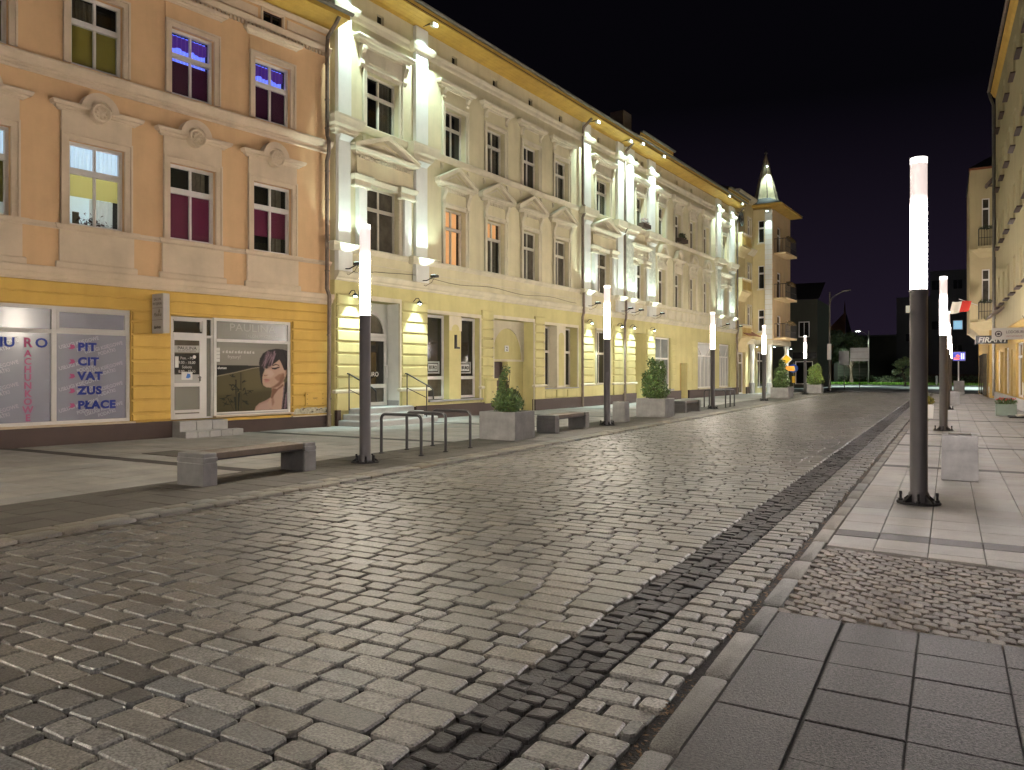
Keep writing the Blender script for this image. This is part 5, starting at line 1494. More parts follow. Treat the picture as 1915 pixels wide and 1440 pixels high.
for (xa, xb, za, zb, d) in nar:
    window(b, xa, xb, za, zb, 0.13, M_pvc, 0.08, transom=zb - 0.55, mull=0, glass=M_glass)
    ease(xa, xb, za, zb, 0.12, 0.04, M_btrim, b)
MB().stack(s0, s1, [(10.0, .05), (10.1, .16), (10.3, .3), (10.42, .34), (10.46, .28)], ends=False).build('string_course', M_btrim, b)
MB().stack(s0, s1, [(13.7, .05), (13.8, .16), (14.0, .3), (14.12, .34), (14.16, .28)], ends=False).build('top_cornice', M_btrim, b)
MB().add([(s0, -0.3, 14.17), (s2, -0.3, 14.17), (s2, 5, 15.6), (s0 - 1, 5, 15.6), (s0 - 1, 9, 14), (s2, 9, 14)], [(0, 1, 2, 3), (3, 2, 5, 4), (0, 3, 4)]).build('roof', M_roof, b)
# projecting corner bay: side wall facing down the street, front with balconies
PJ = 1.35
side_w = [(-0.50, 0.60)]
mb = MB()
zs = [(10.95, 12.60), (7.60, 9.30), (4.50, 6.10)]
ya, yb = -0.36, -0.80
cuts = sorted(set([3.9, 13.4] + [v for p in zs for v in p]))
for za, zb in zip(cuts, cuts[1:]):
    for (p, q) in ((0.0, ya), (ya, yb), (yb, -PJ)):
        if (p, q) == (ya, yb) and (za, zb) in zs:
            continue
        mb.add([(s1, p, za), (s1, q, za), (s1, q, zb), (s1, p, zb)], [(0, 1, 2, 3)])
for za, zb in zs:
    mb.add([(s1, ya, za), (s1, yb, za), (s1, yb, zb), (s1, ya, zb), (s1 + 0.14, ya, za), (s1 + 0.14, yb, za), (s1 + 0.14, yb, zb), (s1 + 0.14, ya, zb)], [(0, 4, 5, 1), (1, 5, 6, 2), (2, 6, 7, 3), (3, 7, 4, 0)])
mb.build('bay_side_wall', M_cwall, b)
for za, zb in zs:
    w = MB()
    w.box(s1 + 0.07, s1 + 0.13, ya - 0.05, ya, za, zb).box(s1 + 0.07, s1 + 0.13, yb, yb + 0.05, za, zb).box(s1 + 0.07, s1 + 0.13, yb + 0.05, ya - 0.05, zb - 0.62, zb - 0.50).box(s1 + 0.07, s1 + 0.13, yb + 0.05, ya - 0.05, zb - 0.05, zb).box(s1 + 0.07, s1 + 0.13, yb + 0.05, ya - 0.05, za, za + 0.06)
    wo_ = w.build('window', M_pvc, b)
    MB().box(s1 + 0.10, s1 + 0.12, yb + 0.05, ya - 0.05, za + 0.06, zb - 0.05).build('pane', M_glass, wo_)
    MB().box(s1 - 0.08, s1 + 0.02, yb - 0.06, ya + 0.06, za - 0.09, za).build('window_sill', M_btrim, b)
fw_ = [(42.6, 43.6, z0, z1, 0.15) for z0, z1 in ((10.3, 12.3), (7.0, 8.95), (3.95 + 0.15, 5.75))]
wall(b, s1, s2, 3.9, 13.4, fw_, M_cpeach, y=-PJ, name='bay_front_wall')
MB().add([(s2, -PJ, 3.9), (s2, 8, 3.9), (s2, 8, 13.4), (s2, -PJ, 13.4)], [(0, 1, 2, 3)]).build('end_wall', M_cpeach, b)
MB().add([(s1, 0, 3.9), (s2, 0, 3.9), (s2, -PJ, 3.9), (s1, -PJ, 3.9)], [(0, 1, 2, 3)]).build('bay_soffit', M_cpeach, b)
for (xa, xb, za, zb, d) in fw_:
    window(b, xa, xb, za, zb, -PJ + 0.13, M_pvc, 0.09, transom=zb - 0.6, mull=0, glass=M_glass)
    bl = MB().box(41.7, 44.9, -PJ - 0.85, -PJ, za - 0.16, za - 0.02).build('balcony_slab', M_cpeach, b)
    mb = MB()
    for k in range(17):
        xx = 41.75 + 3.1 * k / 16
        mb.box(xx - 0.012, xx + 0.012, -PJ - 0.82, -PJ - 0.795, za, za + 0.95)
    for k in range(5):
        yy = -PJ - 0.8 * k / 4
        mb.box(41.74, 41.765, yy - 0.012, yy + 0.012, za, za + 0.95)
    mb.box(41.72, 44.88, -PJ - 0.83, -PJ - 0.78, za + 0.95, za + 0.99).box(41.73, 41.78, -PJ - 0.82, -PJ, za + 0.95, za + 0.99).box(41.72, 44.88, -PJ - 0.815, -PJ - 0.80, za + 0.40, za + 0.43)
    mb.build('balcony_railing', M_iron, bl)
    leaf_cloud(bl, 'balcony_plants', [(43.3, -PJ - 0.8, za + 1.05, 1.4, 0.14, 0.18)], 420, 0.06, mat('rust_and_green_leaves', (0.085, 0.060, 0.022), 0.6, 0.3, 8, 0, tint=True), seed=int(za * 10))
# lit rusticated strip on the bay's side wall
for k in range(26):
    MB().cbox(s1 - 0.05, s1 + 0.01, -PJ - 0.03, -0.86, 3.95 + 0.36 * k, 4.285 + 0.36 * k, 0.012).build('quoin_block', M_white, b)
MB().stack(s0, s2, [(3.55, .02), (3.6, .08), (3.75, .12), (3.88, .2), (3.95, .2)], ends=False).build('shop_cornice', M_btrim, b)
MB().box(s1 - 0.06, s2, -PJ - 0.06, -0.21, 3.56, 3.895).build('bay_beam', M_btrim, b)
# eaves, hipped roof of the bay and the spire
E0 = 13.42
ring = lambda i, z: [(s1 - 0.35 + i, 0.5, z), (s1 - 0.35 + i, -PJ - 0.75 + i, z), (s2 + 0.75 - i, -PJ - 0.75 + i, z), (s2 + 0.75 - i, 0.5, z)]
MB().loft([ring(0.9, E0), ring(0.0, E0 + 0.14), ring(0, E0 + 0.30)]).build('bay_eaves', M_soffit, b)
MB().loft([ring(-0.04, E0 + 0.304), ring(1.15, E0 + 0.95)]).build('bay_roof', M_roof, b)
M_spire = mat('weathered_spire_boards', (0.50, 0.42, 0.26), 0.7, 0.3, 3, 0.3, 20, streak=0.35)
cx, cy = 43.2, -0.35
for k in range(8):
    a0, a1 = PI / 8 + 2 * PI * k / 8, PI / 8 + 2 * PI * (k + 1) / 8
    r0, r1, r2, z0, z1, z2 = 1.12, 0.86, 0.05, E0 + 0.55, E0 + 1.15, E0 + 4.45
    pt = lambda r, a, z: (cx + r * math.cos(a), cy + r * math.sin(a), z)
    sp = MB()
    sp.add([pt(r0, a0, z0), pt(r0, a1, z0), pt(r1, a1, z1), pt(r1, a0, z1), pt(r2, a1, z2), pt(r2, a0, z2)], [(0, 1, 2, 3), (3, 2, 4, 5)])
    o = sp.build('spire_facet', M_spire, b)
    MB().tube([pt(r0, a0, z0), pt(r1, a0, z1), pt(r2, a0, z2)], [0.05, 0.04, 0.03], 5).build('ridge_strip', M_pipe, o)
MB().rot([(0.03, 0), (0.06, 0.08), (0.10, 0.16), (0.05, 0.26), (0.015, 0.34), (0.012, 0.75), (0.0, 0.8)], cx, cy, E0 + 4.42, 10).build('finial', M_gutter, b, smooth=True)
# ground floor: shop door, recess, lit columns
wall(b, s0, s2, -0.1, 3.56, [(37.3, 39.2, 0.0, 2.95, 0.3), (40.5, 41.3, 0.0, 2.6, 0.4), (42.2, 45.2, 0.35, 3.1, 0.2)], M_cwall, y=0.0, name='ground_floor_wall')
window(b, 37.3, 39.2, 0.02, 2.93, 0.28, M_pvc, 0.10, transom=2.2, tw=0.1, mull=1, glass=M_glass2, name='shop_door')
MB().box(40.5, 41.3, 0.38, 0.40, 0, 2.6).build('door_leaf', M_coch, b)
window(b, 42.2, 45.2, 0.37, 3.08, 0.18, M_pvc, 0.10, transom=2.4, mull=2, glass=M_glass2, name='shop_window')
MB().box(s0, 37.28, -0.12, 0.02, -0.1, 0.5).box(39.25, 40.45, -0.12, 0.02, -0.1, 0.5).build('plinth', M_brown, b)
# tiled shop canopy
for k in range(8):
    MB().loft([[(37.2 + 0.42 * k, 0.0, 4.52), (37.6 + 0.42 * k, 0.0, 4.52), (37.6 + 0.42 * k, 0.0, 4.47), (37.2 + 0.42 * k, 0.0, 4.47)], [(37.2 + 0.42 * k, -0.75, 4.12), (37.6 + 0.42 * k, -0.75, 4.12), (37.6 + 0.42 * k, -0.75, 4.07), (37.2 + 0.42 * k, -0.75, 4.07)]]).build('canopy_tile', mat('brick_red_tiles', (0.22, 0.08, 0.035), 0.7, 0.2, 5, 0.3, 30), b)
COLS_C = [(40.05, -0.22), (41.28, -1.12), (46.15, -1.12)]
for (xx, yy) in COLS_C:
    c_ = MB().rot([(0.20, 0), (0.20, 0.75), (0.17, 0.78)], xx, yy, 0, 18).build('column_base', M_step, b, smooth=True)
    MB().rot([(0.155, 0.78), (0.155, 3.25), (0.2, 3.4), (0.22, 3.55)], xx, yy, 0, 18).build('column', M_white, b, smooth=True)
OX = 0
rs = thing('round_sign', 'round black hanging sign in the top loggia of the corner house', 'sign', bpos(38.0)[:2] + (12.25,), AN_B)
MB().tube([(0, -0.10, 0), (0, -0.04, 0)], 0.52, 24).build('disc', M_black, rs)
MB().box(-0.03, 0.03, -0.06, 0.9, 0.45, 0.50).build('bracket', M_iron, rs)
MB().box(-0.24, 0.22, -0.112, -0.101, 0.02, 0.20).build('pale_emblem', M_drape, rs)
MB().box(-0.12, 0.10, -0.112, -0.101, -0.22, -0.12).build('pale_mark', M_drape, rs)

window_box(20.98, 8.92, 1.0, 'flower box with pale blossoms between the first pair of round lit columns', mat('pale_blossom', (0.42, 0.36, 0.36), 0.6, 0.3, 10, 0, tint=True))
window_box(26.23, 8.92, 1.1, 'dark flower box under the second console-hooded window of the farther tenement')

# floodlights: eaves, string course and wall lamps of the tenements
ORD = ['first', 'second', 'third', 'fourth', 'fifth', 'sixth', 'seventh', 'eighth', 'ninth', 'tenth', 'eleventh', 'twelfth', 'thirteenth', 'fourteenth', 'fifteenth', 'sixteenth', 'seventeenth']
ps = [0.135, 3.56, 15.03, 18.46, 19.62, 22.30, 33.15, 35.90]
for i, s in enumerate(ps):
    spotlight(FR_B, s, 0.60 if i < 4 else 0.72, 12.70 if i < 4 else 12.84, 'eave', 'eave floodlight at the top of the %s lit pilaster, counted from the peach house' % ORD[i], 'floodlights under the eaves')
for i, s in enumerate(ps):
    spotlight(FR_B, s, 0.62 if i < 4 else 0.66, 4.64, 'up', 'uplight on an arm below the %s lit pilaster, counted from the peach house' % ORD[i], 'uplights on the string course')
wl = [0.42, 3.28, 15.2, 18.33, 19.78, 22.30]
for i, s in enumerate(wl):
    spotlight(FR_B, s, 0.26, 3.80, 'wall', 'wall lamp shining down the %s rusticated pillar, counted from the peach house' % ORD[i], 'wall lamps over the rusticated pillars')
for i, (xx, yy) in enumerate(COLS_C):
    spotlight(FR_B, xx, 0.36 - yy, 3.42, 'wall', 'lamp at the head of the %s white column under the corner house' % ORD[i], 'lamps on the corner columns')
# lamp at the top of the bay's lit strip and the one near the spire tip
t = thing('bay_floodlight', 'floodlight at the top of the white strip of the corner bay', 'floodlight', bpos(40.65)[:2] + (13.2,), AN_B)
MB().tbox(-0.10, 0.10, -1.25, -1.0, -0.05, 0.06, 0.02).build('housing', M_oldframe, t)
MB().box(0.10, 0.45, -1.15, -1.10, -0.02, 0.02).build('arm', M_iron, t)
MB().box(-0.08, 0.08, -1.2, -1.05, -0.075, -0.052).build('lens', emat('floodlight_lens', COOL, 7), t)
spot_light('bay_beam', t, (0, -1.12, -0.1), (0.42, -1.12, -3.2), 260, COOL, 60, 0.6)
t = thing('spire_floodlight', 'small bright lamp near the tip of the spire', 'floodlight', bpos(42.75)[:2] + (17.0,), AN_B)
MB().tbox(-0.06, 0.06, -0.62, -0.50, -0.05, 0.04, 0.02).build('housing', M_oldframe, t)
MB().tube([(0.0, -0.55, 0), (0.25, -0.38, 0.05)], 0.015, 5).build('arm', M_iron, t)
MB().rot([(0.05, -0.05), (0.05, -0.10), (0.01, -0.13)], 0, -0.56, 0, 10).build('lens', emat('spire_lamp_lens', COOL, 30), t)
spot_light('spire_beam', t, (-0.25, -0.85, -0.16), (0.0, -0.80, -2.5), 900, COOL, 80, 0.6)

# ------------------------------------------------------------------ right-hand side
def dx(Y):
    return 2.46 - 0.0178 * (Y - 43.5)
M_rwall = mat('sallow_render', (0.38, 0.325, 0.185), 0.85, 0.08, 0.8, 0.25, 80, streak=0.1)
M_rdark = mat('ochre_shop_render', (0.33, 0.215, 0.055), 0.8, 0.12, 1, 0.25, 60, streak=0.15)
YF = 51.9
AN_D = math.atan2(-1, 0.0178)       # runs back towards the camera
b = thing('tall_right_house', 'tall sallow five-storey house filling the right edge of the picture', 'house', (dx(YF), YF, 0), AN_D)
LD = 40.0
hol = []
for z in (5.07, 8.30, 11.50, 14.70):
    for k in range(13):
        xw = 1.9 + 2.9 * k
        hol.append((xw, xw + 1.15, z, z + 1.65, 0.22))
wall(b, 0, LD, 3.5, 17.4, hol, M_rwall)
gh = [(0.9, 3.0, 0.5, 2.75, 0.2), (4.0, 5.0, 0.0, 2.6, 0.35), (6.2, 8.4, 0.5, 2.75, 0.2), (9.6, 10.6, 0.0, 2.6, 0.35), (12, 15, 0.5, 2.8, 0.2), (18, 21, 0.5, 2.8, 0.2)]
wall(b, 0, LD, -0.1, 3.5, gh, M_rdark, name='shopfront_wall')
for h in hol:
    if h[0] < 16:
        window(b, h[0], h[1], h[2], h[3], 0.20, M_oldframe, 0.07, transom=h[2] + 1.1, mull=1, glass=M_glass2)
    else:
        MB().box(h[0], h[1], 0.18, 0.20, h[2], h[3]).build('window', M_glass2, b)
    MB().box(h[0] - 0.06, h[1] + 0.06, -0.20, 0.2, h[2] - 0.07, h[2] - 0.005).build('window_sill', M_brown, b)
for h in gh:
    if h[2] > 0.1:
        window(b, h[0], h[1], h[2], h[3], 0.17, M_pvc, 0.08, transom=2.2, mull=1, glass=M_glass2, name='shop_window')
    else:
        MB().box(h[0], h[1], 0.26, 0.30, 0, 2.6).build('door_leaf', mat('brown_door', (0.09, 0.05, 0.025), 0.5), b)
MB().stack(0, LD, [(3.42, .03), (3.5, .10), (3.6, .14), (3.66, .1)], ends=False).build('shop_cornice', M_rdark, b)
MB().box(0, LD, -0.08, 0.02, -0.1, 0.45).build('plinth', M_step, b)
MB().add([(0, 0, -0.1), (0, 9, -0.1), (0, 9, 17.4), (0, 0, 17.4)], [(0, 1, 2, 3)]).build('end_wall', M_rwall, b)
MB().stack(0, LD, [(17.2, .02), (17.3, .12), (17.5, .22), (17.55, .25)], ends=False).build('top_cornice', M_ochre, b)
gutter_line(b, -0.1, LD, -0.34, 17.65, M_pipe)
MB().add([(0, -0.3, 17.62), (LD, -0.3, 17.62), (LD, 5, 21), (0, 5, 21)], [(0, 1, 2, 3)]).build('roof', M_roof, b)
MB().tube([(0.05, -0.33, 17.55), (0.08, -0.25, 17.2), (0.1, -0.12, 16.8), (0.1, -0.10, 12.0), (0.1, -0.10, 0.2)], 0.075, 8).build('downpipe', M_gutter, b, smooth=True)
MB().loft([[(1.2, 0.0, 4.9), (6.0, 0.0, 4.9), (6.0, 0.0, 4.78), (1.2, 0.0, 4.78)], [(1.2, -0.55, 4.55), (6.0, -0.55, 4.55), (6.0, -0.55, 4.43), (1.2, -0.55, 4.43)]]).build('shop_canopy', M_pipe, b)

# the house behind it, with its bay looking down the street
M_yel = mat('light_yellow_render', (0.48, 0.395, 0.22), 0.85, 0.07, 0.8, 0.25, 80, streak=0.08)
b = thing('bay_house', 'light yellow house on the right with a projecting balconied bay', 'house', (1.08, 54.0, 0), 0)
# local x to the right, y along the street
BW = 1.30
fronts = [(0.62, 1.02, 10.1, 11.95, 0.18), (0.62, 1.02, 5.75, 7.70, 0.18)]
wall(b, 0, BW, 4.15, 13.7, fronts, M_yel, name='bay_wall')
MB().add([(0, 0, 4.15), (0, 9, 4.15), (0, 9, 13.7), (0, 0, 13.7)], [(0, 1, 2, 3)]).add([(0, 0, 4.15), (BW, 0, 4.15), (BW, 9, 4.15), (0, 9, 4.15)], [(0, 1, 2, 3)]).build('bay_side_wall', M_yel, b)
MB().loft([[(0.1, 0.1, 4.148), (BW, 0.1, 4.148), (BW, 8.8, 4.148), (0.1, 8.8, 4.148)], [(0.9, 0.2, 3.4), (BW, 0.2, 3.4), (BW, 8.6, 3.4), (0.9, 8.6, 3.4)]]).build('bay_corbel', M_yel, b)
wall(b, BW - 0.30, 6.0, -0.1, 4.1, [], M_rdark, y=0.02, name='ground_floor_wall')
MB().add([(0.98, 0.3, -0.1), (0.78, 12, -0.1), (0.78, 12, 4.1), (0.98, 0.3, 4.1)], [(0, 1, 2, 3)]).build('street_wall', M_rdark, b)
for k in range(3):
    yy = 2.0 + 3.2 * k
    MB().box(0.74, 0.98, yy, yy + 1.4, 0.1, 2.7).build('shop_window', M_glass2, b)
for (xa, xb, za, zb, d) in fronts:
    window(b, xa, xb, za, zb, 0.16, M_pvc, 0.06, transom=zb - 0.62, mull=0, glass=M_glass2)
    sl_ = MB().box(0.42, BW + 0.3, -0.75, 0.0, za - 1.22, za - 1.08).build('balcony_slab', M_yel, b)
    MB().stack(0.5, BW, [(za - 1.7, .05), (za - 1.4, .25), (za - 1.23, .5)]).build('balcony_corbel', M_yel, sl_)
    mb = MB()
    for k in range(9):
        xx = 0.45 + 1.12 * k / 8
        mb.box(xx - 0.012, xx + 0.012, -0.72, -0.70, za - 1.08, za - 0.1)
    for k in range(5):
        yy = -0.7 * k / 4
        mb.box(0.44, 0.465, yy - 0.012, yy + 0.012, za - 1.08, za - 0.1)
    mb.box(0.42, BW + 0.3, -0.735, -0.69, za - 0.1, za - 0.06).box(0.43, 0.475, -0.70, 0, za - 0.1, za - 0.06).box(0.42, BW + 0.3, -0.72, -0.70, za - 0.62, za - 0.59)
    mb.build('balcony_railing', M_iron, sl_)
    leaf_cloud(sl_, 'balcony_plants', [(0.9, -0.7, za - 0.02, 0.5, 0.12, 0.12)], 160, 0.05, M_leafd, seed=int(za))
MB().box(-0.03, BW, -0.05, 0.5, 13.70, 13.82).build('bay_capping', mat('brick_red_tiles', (0.22, 0.08, 0.035)), b)
MB().add([(-0.05, -0.1, 13.83), (BW + 3, -0.1, 13.83), (BW + 3, 9, 13.83), (-0.05, 9, 13.83), (1.5, 4, 15.5), (4, 4, 15.5)], [(0, 1, 5, 4), (0, 4, 3), (3, 4, 5, 2)]).build('roof', M_roof, b)
MB().loft([[(0.75, -0.2, 12.55), (1.6, -0.2, 13.5), (1.7, -0.2, 13.4), (0.85, -0.2, 12.45)], [(0.75, -1.0, 12.55), (1.6, -1.0, 13.5), (1.7, -1.0, 13.4), (0.85, -1.0, 12.45)]]).box(0.8, 1.7, -0.95, -0.85, 12.42, 12.5).build('dormer_eave', M_pipe, b)

# signs on the right
t = thing('shop_sign_board', 'white projecting board reading LODOBURGER on the right', 'sign', (1.43, 35.0, 2.80), 0)
MB().tbox(0, 1.25, -0.03, 0.03, 0, 0.45, 0.01).build('board', M_wprint, t)
MB().tube([(1.2, 0, 0.4), (1.0, 0.02, 0.9)], 0.012, 5).build('bracket', M_iron, t)
M_dred = mat('dark_print', (0.05, 0.03, 0.035), 0.5, 0, bump=0)
text('LODOBURGER', 0.155, 0.46, 0.235, -0.034, M_dred, t, xs=0.75, bold=0.005)
text('LODY NATURALNE', 0.075, 0.46, 0.10, -0.034, mat('red_print', (0.35, 0.06, 0.05), 0.5, 0, bump=0), t, xs=0.8)
MB().arch(0.22, 0.22, 0.085, 0.12, -0.036, -0.030, 0, 2 * PI, 18).build('logo_ring', M_dred, t)
MB().arch(0.22, 0.22, 0.0, 0.05, -0.036, -0.030, 0, 2 * PI, 10).box(0.11, 0.33, -0.036, -0.030, 0.20, 0.225).build('logo_mark', M_dred, t)
t = thing('curtain_shop_sign', 'black board with white FIRANY lettering behind the white board', 'sign', (1.10, 44.0, 2.93), 0)
MB().tbox(0, 1.55, -0.04, 0.04, 0, 0.40, 0.01).build('board', M_black, t)
MB().box(0.0, 0.03, -0.05, 0.05, -0.02, 0.42).build('edge_trim', M_wprint, t)
text('FIRANY', 0.36, 0.12, 0.075, -0.043, M_wprint, t, bold=0.02, shear=0.2, xs=1.0)
t = thing('flag', 'white and red flag on a pole from the lower right balcony', 'flag', (1.15, 53.2, 5.62), 0)
MB().tube([(0.3, -0.2, -0.12), (-0.15, -0.5, 0.06), (-0.65, -0.95, 0.22)], 0.018, 6).build('pole', M_wprint, t)
def cloth(x0, x1, m, nm):
    rings = []
    for i in range(9):
        u_ = x0 + (x1 - x0) * i / 8
        px, py = 0.02 - 1.0 * u_, -0.55 - 0.45 * u_ + 0.06 * math.sin(u_ * 9)
        zt = 0.10 - 0.02 * u_ + 0.03 * math.sin(u_ * 6); zb = zt - 0.60 - 0.10 * u_
        px2 = px - 0.16
        rings.append([(px, py, zt), (px2, py + 0.03, (zt * 0 + zb)), (px2, py + 0.042, zb), (px, py + 0.012, zt)])
    return MB().loft(rings).build(nm, m, t)
cloth(0.02, 0.5, mat('flag_red', (0.55, 0.045, 0.03), 0.8, 0.05), 'red_half')
cloth(0.505, 1.0, mat('flag_white', (0.62, 0.58, 0.48), 0.8, 0.05), 'white_half')

# ------------------------------------------------------------------ far end of the street
M_blk = mat('grey_block_render', (0.040, 0.036, 0.043), 0.9, 0.1, 0.4, 0.2, 20)
b = thing('grey_apartment_block', 'dark grey flat-roofed apartment block closing the end of the street', 'building', (-6.0, 112.0, 0), 0)
wn2 = [(6.4, 7.5, 6.9, 8.1, 0.2), (6.4, 7.5, 12.0, 13.3, 0.2), (4.0, 5.1, 12.0, 13.3, 0.2), (1.0, 2.1, 9.2, 10.3, 0.2), (6.4, 7.5, 3.9, 5.1, 0.2), (4.0, 5.1, 6.9, 8.1, 0.2), (1.0, 2.1, 5.5, 6.6, 0.2)]
wall(b, 0, 4.2, 0, 11.1, [h for h in wn2 if h[0] < 3], M_blk, y=0.6, name='low_wing_wall')
wall(b, 3.9, 12.0, 0, 14.2, [h for h in wn2 if h[0] > 3], M_blk, name='wall', ends=True)
for i, h in enumerate(wn2):
    y_ = 0.6 if h[0] < 3 else 0.0
    window(b, h[0], h[1], h[2], h[3], y_ + 0.18, M_blk if i else M_pvc, 0.08, mull=1 if i else 0, glass=emat('blue_lit_window', (0.30, 0.55, 0.75), 0.9) if i == 0 else (emat('warm_lit_window', (0.9, 0.8, 0.6), 0.45) if i == 3 else M_glass))
MB().box(0, 4.2, 0.55, 6, 11.1, 11.3).build('parapet', M_blk, b)
MB().box(3.85, 12.05, -0.05, 8, 14.2, 14.45).build('parapet', M_blk, b)
MB().box(3.9, 12.0, -0.06, 0.0, 0, 1.3).build('plinth', M_brown, b)
b = thing('low_hall', 'low dark hall with horizontal cladding behind the lawn', 'building', (-14.5, 120, 0), 0)
M_hall = mat('hall_render', (0.030, 0.029, 0.024), 0.9, 0.2, 0.5, 0.2, 20)
MB().box(0, 9, 0, 8, 0, 6.6).build('wall', M_hall, b)
MB().box(-0.1, 9.1, -0.1, 8.1, 6.6, 6.8).build('roof', mat('pale_edge', (0.07, 0.07, 0.07), 0.8), b)
for k in range(6):
    MB().cbox(0.5, 4.6, -0.06, 0.0, 0.5 + 0.42 * k, 0.88 + 0.42 * k, 0.02).build('cladding_board', mat('hall_cladding', (0.08, 0.085, 0.06), 0.8), b)
b = thing('church', 'church with a steep brown gable far behind the street lamps', 'church', (-25, 152, 0), 0)
M_ch = mat('church_brick', (0.30, 0.165, 0.085), 0.9, 0.15, 1, 0.2, 20)
MB().prism([(0, 0), (8.4, 0), (8.4, 7.5), (8.6, 12.3), (8.2, 12.2), (4.5, 8.2), (0, 6.5)], 0, 1.0).build('gable_wall', M_ch, b)
MB().prism([(8.4, 0), (11, 0), (10, 7.0), (8.65, 12.2), (8.6, 7.5)], 0.2, 1.2).build('side_gable', M_blk, b)
MB().rot([(0.2, 0), (0.10, 1.6), (0.0, 2.4)], 8.4, 0.5, 12.2, 6).build('pinnacle', M_ch, b)
MB().rot([(0.5, 0), (0.5, 1.5), (0.0, 4.0)], 0.8, 0.5, 6.5, 6).build('turret', M_ch, b)
b = thing('green_corner_shop', 'small greenish house past the corner with a lit shop front', 'house', (-16.5, 78, 0), 0)
M_gr = mat('green_render', (0.045, 0.048, 0.036), 0.85, 0.1, 1, 0.2, 30)
wall(b, 0, 5.6, 0, 8.5, [(3.9, 4.9, 4.9, 6.4, .15), (1.8, 2.8, 4.9, 6.4, .15), (3.6, 5.2, 0.4, 2.6, .15)], M_gr, ends=True)
for i, h in enumerate([(3.9, 4.9, 4.9, 6.4), (1.8, 2.8, 4.9, 6.4), (3.6, 5.2, 0.4, 2.6)]):
    window(b, *h, 0.13, M_pvc, 0.08, mull=1, glass=M_glass)
MB().add([(-0.2, -0.3, 8.5), (5.8, -0.3, 8.5), (5.8, 4, 10.5), (-0.2, 4, 10.5)], [(0, 1, 2, 3)]).build('roof', M_roof, b)
MB().box(3.4, 5.5, -0.1, 0.0, 2.85, 3.45).build('fascia_sign', M_black, b)

def tree(loc, h, spread, trunk_h, n, m, label, seed, leaf=0.22, group=None):
    t = thing('tree', label, 'tree', loc, 0, group)
    rr = random.Random(seed)
    tips = []
    blobs = []
    for k in range(9):
        a = rr.uniform(0, 2 * PI); r_ = spread * rr.uniform(0.25, 0.75); z = trunk_h + (h - trunk_h) * rr.uniform(0.25, 0.85)
        tips.append((r_ * math.cos(a), r_ * math.sin(a), z))
        s_ = spread * rr.uniform(0.30, 0.48)
        blobs.append((r_ * math.cos(a), r_ * math.sin(a), z, s_, s_, s_ * rr.uniform(0.6, 0.9)))
    blobs.append((0, 0, h - spread * 0.35, spread * 0.4, spread * 0.4, spread * 0.35))
    mb = MB(); mb.tube([(0, 0, -0.1), (0.05, 0, trunk_h * 0.5), (0, 0.03, trunk_h)], [0.04 * h, 0.03 * h, 0.024 * h], 8)
    for tp in tips:
        mb.tube([(0, 0.03, trunk_h * 0.95), (tp[0] * 0.5, tp[1] * 0.5, (trunk_h + tp[2]) / 2 + 0.1), tp], [0.016 * h, 0.009 * h, 0.003 * h], 5)
    mb.build('trunk', M_stem, t)
    leaf_cloud(t, 'crown', blobs, n, leaf, m, seed)
    return t
tree((-13.6, 101, 0), 7.2, 2.6, 2.2, 4200, M_leafd, 'dark broad tree behind the tall unlit lamp mast', 4)
tree((-10.6, 104, 0), 6.6, 2.2, 2.0, 3200, M_leafd, 'dark tree in front of the low hall, right of the broad one', 9)
tree((-4.3, 96.5, 0), 3.3, 1.45, 0.7, 1500, mat('pale_bush_leaves', (0.14, 0.18, 0.08), 0.5, 0.2, 3, 0, tint=True), 'small pale-leaved tree on the lawn beyond the cross street', 12, 0.13)
tree((-17.2, 92, 0), 6.4, 2.2, 1.8, 2400, M_leafd, 'dark tree past the green corner shop', 21)
h_ = thing('hedge', 'low dark hedge behind the lawn', 'hedge', (-2, 106, 0), 0)
leaf_cloud(h_, 'foliage', [(-9 + 2.2 * k, 0, 0.55, 1.4, 0.6, 0.6) for k in range(10)], 5200, 0.13, M_leafd, 31)
MB().box(-10, 12, -0.1, 0.1, 0, 0.5).build('branches', M_stem, h_)
